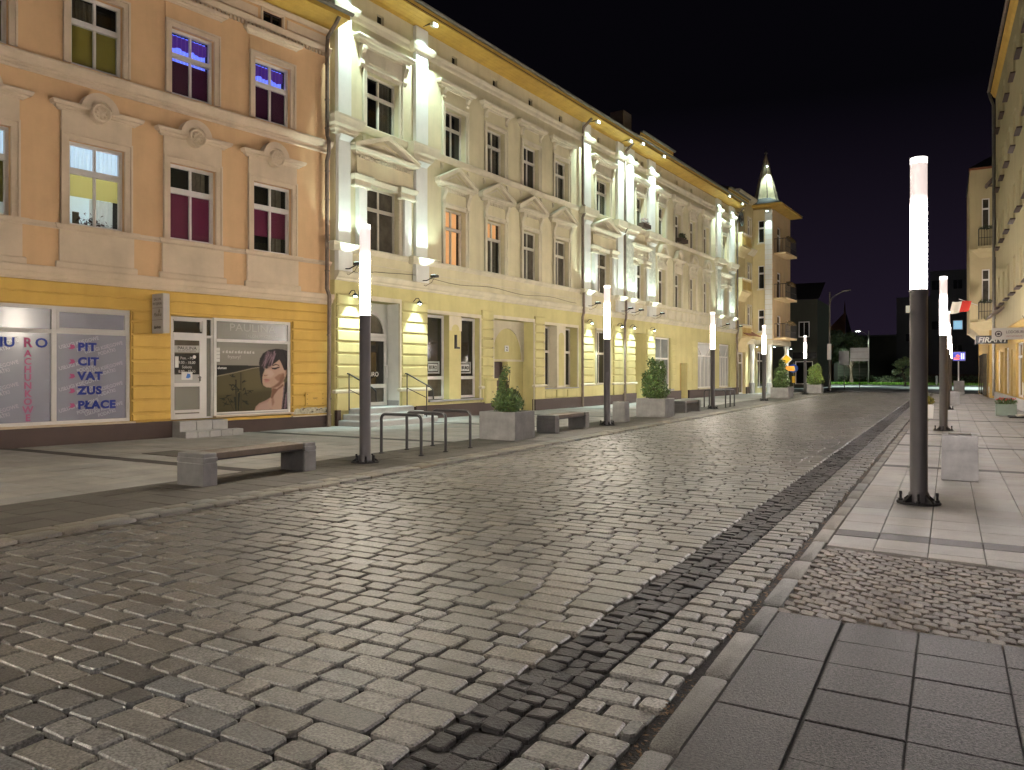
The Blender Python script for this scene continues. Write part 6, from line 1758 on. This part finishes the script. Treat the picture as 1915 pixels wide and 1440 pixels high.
# ------------------------------------------------------------------ column street lamps
def emitter(name, lo, hi, col):
    """frosted part with one even glow"""
    m = bpy.data.materials.new(name); m.use_nodes = True
    b_ = principled(m)
    b_.inputs['Base Color'].default_value = (0.7, 0.68, 0.66, 1); b_.inputs['Roughness'].default_value = 0.35
    b_.inputs['Emission Color'].default_value = (*col, 1); b_.inputs['Emission Strength'].default_value = lo
    return m
def tube_mat(name, col):  # bright foot and dim pinkish top are set in the emission
    m = bpy.data.materials.new(name); m.use_nodes = True
    N = m.node_tree.nodes; L = m.node_tree.links; b_ = principled(m)
    b_.inputs['Base Color'].default_value = (0.7, 0.66, 0.64, 1); b_.inputs['Roughness'].default_value = 0.35
    tc = N.new('ShaderNodeTexCoord'); sx = N.new('ShaderNodeSeparateXYZ'); L.new(tc.outputs['Object'], sx.inputs[0])
    mr = N.new('ShaderNodeMapRange'); mr.interpolation_type = 'SMOOTHERSTEP'
    for k, v in (('From Min', 3.72), ('From Max', 3.12), ('To Min', 0.0), ('To Max', 1.0)):
        mr.inputs[k].default_value = v
    L.new(sx.outputs['Z'], mr.inputs['Value'])
    pw = N.new('ShaderNodeMath'); pw.operation = 'POWER'; pw.inputs[1].default_value = 2.5; L.new(mr.outputs[0], pw.inputs[0])
    ma = N.new('ShaderNodeMath'); ma.operation = 'MULTIPLY_ADD'; ma.inputs[1].default_value = LAMP_L; ma.inputs[2].default_value = 0.80; L.new(pw.outputs[0], ma.inputs[0])
    L.new(ma.outputs[0], b_.inputs['Emission Strength'])
    mx = N.new('ShaderNodeMix'); mx.data_type = 'RGBA'; L.new(mr.outputs[0], mx.inputs['Factor'])
    mx.inputs['A'].default_value = (1.0, 0.82, 0.76, 1); mx.inputs['B'].default_value = (*col, 1)
    L.new(mx.outputs['Result'], b_.inputs['Emission Color'])
    return m
def lamp_proto(colr, nm, label, group):
    t = thing('street_lamp', label, 'street lamp', (0, 0, 0), 0, group)
    MB().rot([(0.235, 0.0), (0.235, 0.018), (0.225, 0.024)], 0, 0, 0.012, 20).build('base_plate', M_iron, t)
    for k in range(4):
        a = PI / 4 + k * PI / 2
        ca, sa = math.cos(a), math.sin(a)
        g = MB()
        w = 0.016
        pts = [(0.085, 0.03), (0.215, 0.03), (0.215, 0.045), (0.16, 0.085), (0.11, 0.125), (0.085, 0.14)]
        r0 = [(r * ca - w * sa, r * sa + w * ca, z) for r, z in pts]; r1 = [(r * ca + w * sa, r * sa - w * ca, z) for r, z in pts]
        g.loft([r0, r1]).build('gusset', M_iron, t)
        a += PI / 4
        bt = MB(); bx, by = 0.19 * math.cos(a), 0.19 * math.sin(a)
        bt.rot([(0.026, 0.0), (0.026, 0.03), (0.014, 0.03), (0.014, 0.075), (0.017, 0.078), (0.017, 0.115), (0.0, 0.118)], bx, by, 0.03, 8).build('anchor_bolt', M_iron, t)
    MB().rot([(0.112, 0.02), (0.112, 0.13), (0.097, 0.15), (0.095, 0.16), (0.095, 2.48), (0.098, 2.485), (0.098, 2.52)], 0, 0, 0.0, 28).build('pole', M_pole, t, smooth=True)
    MB().rot([(0.090, 2.521), (0.090, 2.8), (0.090, 3.1), (0.090, 3.4), (0.090, 3.7), (0.090, 3.99)], 0, 0, 0.0, 24).build('light_tube', tube_mat(nm + '_light', colr), t, smooth=True)
    MB().rot([(0.091, 3.991), (0.091, 4.06), (0.06, 4.068)], 0, 0, 0.0, 24).build('top_light', emitter(nm + '_top', 4.0, 0, (1.0, 0.93, 0.88)), t, smooth=True)
    return t
ORD2 = ['nearest', 'second', 'third', 'fourth', 'farthest']
GL = 'light columns along the left kerb'; GR = 'light columns along the right kerb'
L0 = lamp_proto(LAMP_COL, 'left_lamp', 'nearest glowing column lamp of the left row, beside the bicycle hoops', GL)
for i, Y in enumerate((10.18, 20.81, 32.30, 42.61, 56.17)):
    if i == 0:
        L0.location = (-8.66, Y, 0)
    else:
        dup(L0, (-8.64, Y, 0), R.uniform(-0.1, 0.1), '%s glowing column lamp of the left row along the house side' % ORD2[i], GL)
dup(L0, (-8.64, -0.45, 0), 0, 'glowing column lamp of the left row before the first bench, outside the picture', GL)
dup(L0, (-8.64, -11.0, 0), 0, 'glowing column lamp of the left row behind the viewer', GL)
R0 = lamp_proto(LAMP_COL_R, 'right_lamp', 'nearest and largest glowing column lamp, on the right pavement', GR)
for i, Y in enumerate((10.21, 23.21, 36.6, 49.5, 62.3)):
    if i == 0:
        R0.location = (-0.31, Y, 0)
    else:
        dup(R0, (-0.20 + 0.07 * i, Y, 0), R.uniform(-0.1, 0.1), '%s glowing column lamp of the right row' % ORD2[i], GR)
dup(R0, (-0.31, -2.8, 0), 0, 'glowing column lamp of the right row behind the viewer', GR)

# ------------------------------------------------------------------ benches
def bench():
    t = thing('bench', '', 'bench', (0, 0, 0), 0, 'timber and concrete benches')
    L = 2.12
    for y0 in (0.0, L - 0.24):
        lg = MB().tbox(-0.27, 0.27, y0, y0 + 0.24, 0.012, 0.325, 0.012).build('leg', M_concrete, t)
        MB().tbox(-0.27, 0.27, y0, y0 + 0.24, 0.335, 0.395, 0.006).tbox(-0.262, 0.262, y0 + 0.008, y0 + 0.232, 0.40, 0.455, 0.010).tbox(-0.255, 0.255, y0 + 0.01, y0 + 0.23, 0.32, 0.41, 0.004).build('leg_cap', M_concrete, lg)
    for k in range(5):
        x0 = -0.235 + 0.095 * k
        MB().tbox(x0, x0 + 0.086, 0.244, L - 0.244, 0.365, 0.448, 0.006).build('seat_plank', M_plank, t)
    MB().box(-0.2, 0.2, 0.10, L - 0.10, 0.34, 0.362).build('seat_rail', M_iron, t)
    return t
b0 = bench(); b0.location = (-8.94, 6.91, 0); b0['label'] = 'nearest long bench with concrete ends, in front of the shop windows'
dup(b0, (-8.92, 17.45, 0), 0, 'second bench, between the first two planters on the left pavement')
dup(b0, (-8.92, 28.45, 0), 0, 'farthest bench, beyond the bushy second planter')

# ------------------------------------------------------------------ bicycle hoops
def hoop():
    t = thing('bike_rack', '', 'bike rack', (0, 0, 0), 0, 'bicycle hoops on the left pavement')
    r = 0.10; H = 0.76; W = 0.93
    p = [(0, 0, 0.0), (0, 0, H - r)]
    p += [(r - r * math.cos(a), 0, H - r + r * math.sin(a)) for a in (PI / 8, PI / 4, 3 * PI / 8)] + [(r, 0, H), (W - r, 0, H)]
    p += [(W - r + r * math.sin(a), 0, H - r + r * math.cos(a)) for a in (PI / 8, PI / 4, 3 * PI / 8)] + [(W, 0, H - r), (W, 0, 0)]
    MB().tube(p, 0.029, 12).build('hoop', M_rack, t, smooth=True)
    for xx in (0, W):
        MB().rot([(0.05, 0.0), (0.05, 0.018), (0.03, 0.024)], xx, 0, 0.012, 12).build('ground_collar', M_iron, t)
    return t
h0 = hoop(); h0.location = (-9.36, 11.47, 0); h0['label'] = 'nearest bicycle hoop, just past the first lamp on the left'
for i, (x, y) in enumerate(((-9.36, 12.26), (-9.37, 13.15))):
    dup(h0, (x, y, 0), 0, ('middle bicycle hoop of the near set of three', 'third bicycle hoop of the near set, closest to the first planter')[i])
for i, (x, y) in enumerate(((-9.36, 33.6), (-9.38, 34.5), (-9.4, 35.35))):
    dup(h0, (x, y, 0), 0, ('nearest bicycle hoop of the far set beside the third lamp', 'middle bicycle hoop of the far set beside the third lamp', 'last bicycle hoop of the far set beside the third lamp')[i])

# ------------------------------------------------------------------ planters with shrubs
def planter(loc, w, label, sx=1.0):
    t = thing('planter', label, 'planter', loc, 0, 'square concrete planters')
    h = 0.65
    def sq(i, z):
        return [(i, i, z), (w - i, i, z), (w - i, w * sx - i, z), (i, w * sx - i, z)]
    MB().loft([sq(0.01, 0.012), sq(0.0, 0.03), sq(0.0, 0.475)], cap=False).build('body', M_concrete, t)
    MB().loft([sq(0.0, 0.485), sq(0.0, 0.535)], cap=False).build('band', M_concrete, t)
    MB().loft([sq(0.012, 0.46), sq(0.012, 0.56)], cap=False).build('groove', M_mslab if False else M_concrete, t)
    MB().loft([sq(0.0, 0.545), sq(0.0, 0.64), sq(0.01, h), sq(0.075, h), sq(0.085, h - 0.01), sq(0.085, 0.4)], cap=False).build('rim', M_concrete, t)
    MB().add([(0.08, 0.08, 0.57), (w - 0.08, 0.08, 0.57), (w - 0.08, w * sx - 0.08, 0.57), (0.08, w * sx - 0.08, 0.57)], [(0, 1, 2, 3)]).build('soil', M_soil, t)
    return t
def shrub(loc, blobs, n, label, seed, size=0.045, m=None):
    t = thing('shrub', label, 'shrub', loc, 0, 'shrubs in the planters')
    stems(t, (0, 0, -0.08), [(b_[0], b_[1], b_[2] + b_[5] * 0.7) for b_ in blobs] + [(b_[0] + R.uniform(-.2, .2), b_[1] + R.uniform(-.2, .2), b_[2]) for b_ in blobs], 0.02, 'stem', seed)
    leaf_cloud(t, 'foliage', blobs, n, size, m or M_leaf, seed)
    return t
planter((-9.38, 15.0, 0), 0.94, 'nearest square concrete planter on the left pavement')
shrub((-8.88, 15.42, 0.62), [(0.02, 0.0, 0.22, 0.38, 0.36, 0.26), (-0.10, 0.05, 0.38, 0.22, 0.22, 0.22), (0.14, -0.05, 0.36, 0.2, 0.2, 0.2), (-0.13, 0.05, 0.72, 0.13, 0.12, 0.30), (-0.05, 0.02, 0.98, 0.10, 0.10, 0.16), (0.25, 0.0, 0.48, 0.07, 0.07, 0.14)], 2300, 'low round shrub with a tall sprig, in the nearest planter', 41, 0.042)
planter((-9.37, 25.15, 0), 1.03, 'second square concrete planter, holding the tall bushy shrub')
shrub((-8.85, 25.65, 0.62), [(0, 0, 0.30, 0.50, 0.48, 0.34), (-0.05, 0, 0.75, 0.42, 0.40, 0.34), (0.1, 0, 1.05, 0.30, 0.30, 0.30), (-0.14, 0.05, 1.25, 0.2, 0.2, 0.22), (0.25, 0.0, 0.9, 0.18, 0.18, 0.22), (-0.3, 0, 0.6, 0.2, 0.2, 0.25)], 2600, 'tall bushy dark shrub in the second planter', 42, 0.055)
planter((-9.12, 46.8, 0), 1.0, 'third concrete planter, beyond the fourth lamp on the left')
shrub((-8.6, 47.3, 0.62), [(0, 0, 0.35, 0.5, 0.48, 0.4), (0, 0, 0.9, 0.40, 0.4, 0.4), (0.05, 0, 1.4, 0.22, 0.22, 0.35)], 1700, 'pointed shrub in the planter beyond the fourth left lamp', 43, 0.065)
planter((-9.25, 50.2, 0), 0.72, 'small empty concrete planter behind the third one')
planter((-9.0, 59.2, 0), 1.0, 'last concrete planter on the left, past the farthest lamp')
shrub((-8.5, 59.7, 0.62), [(0, 0, 0.4, 0.62, 0.55, 0.45), (0, 0, 0.95, 0.5, 0.5, 0.45), (0.1, 0, 1.3, 0.3, 0.3, 0.3)], 1600, 'rounded green shrub in the last left planter', 44, 0.075, mat('bright_shrub_leaves', (0.09, 0.14, 0.03), 0.5, 0.2, 4, 0, tint=True))

# ------------------------------------------------------------------ litter bins of cast concrete
def bin_(loc, w, d, h, label):
    t = thing('litter_bin', label, 'litter bin', loc, 0, 'concrete litter bins')
    def sq(i, z):
        return [(i, i, z), (w - i, i, z), (w - i, d - i, z), (i, d - i, z)]
    MB().loft([sq(0.012, 0.012), sq(0.0, 0.03), sq(0.006, h * 0.66)], cap=False).build('body', M_concrete, t)
    MB().loft([sq(0.016, h * 0.64), sq(0.016, h * 0.84)], cap=False).build('groove', M_concrete, t)
    MB().loft([sq(0.006, h * 0.685), sq(0.006, h * 0.79)], cap=False).build('band', M_concrete, t)
    MB().loft([sq(0.006, h * 0.815), sq(0.006, h - 0.015), sq(0.02, h), sq(0.07, h), sq(0.08, h - 0.02), sq(0.085, h * 0.5)], cap=False).build('rim', M_concrete, t)
    MB().add([(0.07, 0.07, h * 0.6), (w - 0.07, 0.07, h * 0.6), (w - 0.07, d - 0.07, h * 0.6), (0.07, d - 0.07, h * 0.6)], [(0, 1, 2, 3)]).build('liner', M_iron, t)
    MB().tube([(0.09, d - 0.10, h + 0.004), (w - 0.09, d - 0.10, h + 0.004)], 0.012, 6).build('liner_rim', M_gutter, t)
    return t
bin_((-0.10, 12.52, 0), 0.46, 0.42, 0.66, 'pale concrete litter bin on the right pavement behind the nearest lamp')
bin_((-9.02, 22.15, 0), 0.40, 0.42, 0.64, 'grey concrete litter bin behind the second left lamp')
bin_((0.02, 41.2, 0), 0.40, 0.42, 0.66, 'distant concrete litter bin among the right-hand lamps')

# ------------------------------------------------------------------ pots on the right
t = thing('white_plant_pot', 'white square pot with a small plant beside the second right lamp', 'plant pot', (-0.74, 29.1, 0.012), 0)
MB().loft([[(0.03, 0.03, 0), (0.27, 0.03, 0), (0.27, 0.27, 0), (0.03, 0.27, 0)], [(0, 0, 0.46), (0.30, 0, 0.46), (0.30, 0.30, 0.46), (0, 0.30, 0.46)], [(0.03, 0.03, 0.46), (0.27, 0.03, 0.46), (0.27, 0.27, 0.46), (0.03, 0.27, 0.46)], [(0.05, 0.05, 0.38), (0.25, 0.05, 0.38), (0.25, 0.25, 0.38), (0.05, 0.25, 0.38)]]).build('pot', M_wprint, t)
leaf_cloud(t, 'foliage', [(0.15, 0.15, 0.58, 0.16, 0.16, 0.16)], 220, 0.05, mat('yellow_green_leaves', (0.16, 0.15, 0.03), 0.5, 0.2, 4, 0, tint=True), 51)
t = thing('flower_box', 'green flower box with red blooms by the right-hand houses', 'flower box', (1.42, 31.8, 0.012), 0)
M_gbox = mat('sage_paint', (0.27, 0.33, 0.27), 0.6, 0.1, 4, 0.1)
MB().tbox(0, 0.62, 0, 0.40, 0.02, 0.42, 0.01).build('box', M_gbox, t)
for k in range(3):
    MB().box(0.01, 0.61, -0.015, -0.001, 0.05 + 0.125 * k, 0.155 + 0.125 * k).build('slat', M_gbox, t)
leaf_cloud(t, 'foliage', [(0.31, 0.2, 0.50, 0.34, 0.22, 0.12)], 320, 0.045, M_leaf, 52)
leaf_cloud(t, 'blooms', [(0.31, 0.15, 0.60, 0.32, 0.2, 0.06)], 60, 0.035, mat('red_petals', (0.5, 0.06, 0.05), 0.6, 0.2, 4, 0, tint=True), 53)
t = thing('parasol_base', 'low dark mat with a folded parasol foot at the right edge', 'parasol base', (2.0, 30.6, 0.016), 0)
MB().tbox(-0.25, 0.75, 0.0, 0.9, 0, 0.05, 0.01).build('mat', M_iron, t)
for k in range(4):
    a = PI / 4 + k * PI / 2
    MB().tube([(0.25, 0.45, 0.10), (0.25 + 0.38 * math.cos(a), 0.45 + 0.38 * math.sin(a), 0.07)], 0.03, 6).build('foot_arm', M_oldframe, t)
MB().tube([(0.25, 0.45, 0.06), (0.25, 0.45, 1.15)], 0.022, 8).build('pole', M_oldframe, t)
MB().rot([(0.02, 1.1), (0.10, 1.2), (0.13, 1.6), (0.08, 2.5), (0.02, 2.75)], 0.25, 0.45, 0, 12).build('folded_canopy', M_rdark, t)

# ------------------------------------------------------------------ masts, signs and lamps at the far end
def mast(loc, h, arm, lit, label, rz=0.0, power=0):
    t = thing('lamp_mast', label, 'street lamp', loc, rz, 'tall lamp masts at the cross street')
    MB().rot([(0.11, 0), (0.10, 1.4), (0.075, 1.5), (0.055, h * 0.75), (0.045, h)], 0, 0, 0, 12).build('pole', M_gutter, t, smooth=True)
    MB().rot([(0.2, 0), (0.2, 0.04), (0.13, 0.08)], 0, 0, 0, 10).build('foot', M_iron, t)
    MB().tube([(0, 0, h - 0.9), (0.12, 0, h - 0.55), (0.4, 0, h - 0.3), (arm, 0, h)], [0.04, 0.035, 0.03, 0.025], 8).build('arm', M_gutter, t, smooth=True)
    MB().loft([[(arm - 0.1, -0.05, h - 0.05), (arm - 0.1, 0.05, h - 0.05), (arm - 0.1, 0.05, h + 0.05), (arm - 0.1, -0.05, h + 0.05)], [(arm + 0.25, -0.12, h - 0.02), (arm + 0.25, 0.12, h - 0.02), (arm + 0.25, 0.1, h + 0.10), (arm + 0.25, -0.1, h + 0.10)], [(arm + 0.62, -0.08, h + 0.07), (arm + 0.62, 0.08, h + 0.07), (arm + 0.62, 0.05, h + 0.13), (arm + 0.62, -0.05, h + 0.13)]]).build('lamp_head', M_gutter, t)
    if lit:
        MB().box(arm + 0.05, arm + 0.55, -0.12, 0.12, h - 0.07, h - 0.045).build('lens', emat('mast_lamp_lens', (0.9, 1.0, 0.95), 60), t)
        ld = bpy.data.lights.new('mast_light', 'SPOT'); ld.spot_size = math.radians(120); ld.spot_blend = 0.7; ld.energy = power; ld.color = (0.82, 1.0, 0.88); ld.shadow_soft_size = 0.15
        o = bpy.data.objects.new('mast_light', ld); COL.objects.link(o); o.parent = t; o.location = (arm + 0.3, 0, h - 0.2)
    return t
mt_ = mast((-8.6, 68.4, -0.015), 8.2, 1.0, False, 'tall unlit lamp mast with a curved arm at the corner')
MB().tbox(-0.16, 0.16, -0.30, -0.12, 2.6, 3.9, 0.01).build('notice_board', M_wprint, mt_)
mast((-8.3, 100.5, 0.08), 6.4, 0.9, True, 'lit lamp mast in front of the low dark hall', PI, 9000)
mast((-16.4, 118, 0.08), 7.4, 0.9, True, 'lit lamp mast whose lamp shows beyond the corner house', PI, 5000)
mast((4.5, 88, -0.01), 7.6, 0.9, True, 'added lamp mast brightening the cross street, unseen behind the right houses', PI, 12000)  # unseen lamp added to brighten the cross street
mast((-15, 86, -0.01), 7.0, 0.9, True, 'added lamp mast brightening the cross street, unseen behind the corner house', 0, 12000)  # second added lamp, out of view, to brighten the same street
M_signback = mat('sign_back_metal', (0.22, 0.22, 0.22), 0.5, 0.1, 3, 0, metal=0.6)
t = thing('direction_board', 'grey back of a square road sign board on two posts', 'road sign', (-8.3, 75.4, -0.012), 0)
MB().tbox(-0.4, 0.45, -0.03, 0.02, 2.2, 3.5, 0.01).build('small_panel', M_signback, t)
MB().tbox(0.55, 2.1, -0.03, 0.02, 2.55, 3.75, 0.01).build('large_panel', M_signback, t)
MB().tube([(0.05, 0.05, 0), (0.05, 0.05, 3.6)], 0.035, 8).build('post', M_gutter, t)
MB().tube([(1.3, 0.05, 0), (1.3, 0.05, 3.8)], 0.035, 8).build('post', M_gutter, t)
for k in range(2):
    MB().box(0.6, 2.05, -0.05, -0.031, 2.75 + 0.6 * k, 2.79 + 0.6 * k).build('rail', M_gutter, t)
t = thing('direction_sign', 'round blue sign with a white arrow beyond the corner house', 'road sign', (-10.38, 62, -0.012), 0)
MB().tube([(0, 0.05, 0), (0, 0.05, 2.3)], 0.03, 8).build('post', M_gutter, t)
MB().tube([(0, 0.02, 1.85), (0, -0.01, 1.85)], 0.33, 24).build('disc', mat('road_sign_blue', (0.02, 0.08, 0.42), 0.35, 0, bump=0), t)
MB().prism([(-0.20, 1.95), (-0.13, 2.02), (0.03, 1.86), (0.10, 1.93), (0.15, 1.68), (-0.10, 1.73), (-0.04, 1.79)], -0.018, -0.011).build('arrow', M_wprint, t)
MB().tbox(-0.10, 0.10, -0.03, 0.02, 0.75, 1.25, 0.01).build('yellow_plate', mat('road_sign_yellow', (0.65, 0.40, 0.02), 0.4, 0, bump=0), t)
t = thing('priority_sign', 'yellow and white road signs on a post at the corner house', 'road sign', (-10.2, 58, 0.012), 0)
MB().tube([(0, 0.05, 0), (0, 0.05, 3.3)], 0.03, 8).build('post', M_gutter, t)
MB().prism([(0, 2.05), (0.42, 2.47), (0, 2.89), (-0.42, 2.47)], -0.01, 0.02).build('white_diamond', M_wprint, t)
MB().prism([(0, 2.14), (0.33, 2.47), (0, 2.80), (-0.33, 2.47)], -0.016, -0.011).build('yellow_diamond', mat('road_sign_yellow', (0.65, 0.40, 0.02)), t)
MB().tbox(-0.2, 0.55, -0.03, 0.02, 1.62, 1.98, 0.01).build('orange_plate', mat('road_sign_orange', (0.60, 0.25, 0.02), 0.4, 0, bump=0), t)
t = thing('lit_sign', 'small lit blue sign on a white post in a concrete foot', 'sign', (0.55, 60.0, 0.012), 0)
MB().tbox(-0.30, 0.35, -0.25, 0.25, 0, 0.95, 0.02).build('foot', M_concrete, t)
MB().tube([(0, 0, 0.9), (0, 0, 2.3)], 0.04, 8).build('post', M_wprint, t)
MB().tbox(-0.35, 0.42, -0.06, 0.06, 2.28, 2.92, 0.01).build('box', M_gutter, t)
MB().box(-0.32, 0.39, -0.075, -0.061, 2.31, 2.89).build('face', emat('blue_sign_face', (0.06, 0.07, 0.55), 0.7), t)
MB().box(-0.28, 0.06, -0.082, -0.077, 2.38, 2.52).prism([(-0.2, 2.6), (-0.05, 2.75), (0.12, 2.6), (0.0, 2.55)], -0.082, -0.077).build('red_print', emat('red_sign_print', (0.8, 0.12, 0.10), 0.8), t)
MB().box(0.14, 0.22, -0.082, -0.077, 2.42, 2.8).box(0.26, 0.33, -0.082, -0.077, 2.42, 2.8).build('white_print', emat('white_sign_print', (0.8, 0.8, 0.9), 0.9), t)
t = thing('bollard', 'short white bollard on the far kerb', 'bollard', (-1.2, 98, 0.09), 0)
MB().rot([(0.12, 0), (0.11, 0.8), (0.13, 0.85), (0.13, 1.0), (0.05, 1.08)], 0, 0, 0, 12).build('post', M_wprint, t, smooth=True)
# manhole and drain covers
t = MB().tbox(-13.2, -11.6, 9.15, 9.85, -0.005, 0.024, 0.004).build('cellar_hatch', M_mslab, None, tint=np.array((1, 1, 1)))
tag(t, 'flat dark cellar hatch set in the pale paving before the office window', 'hatch')
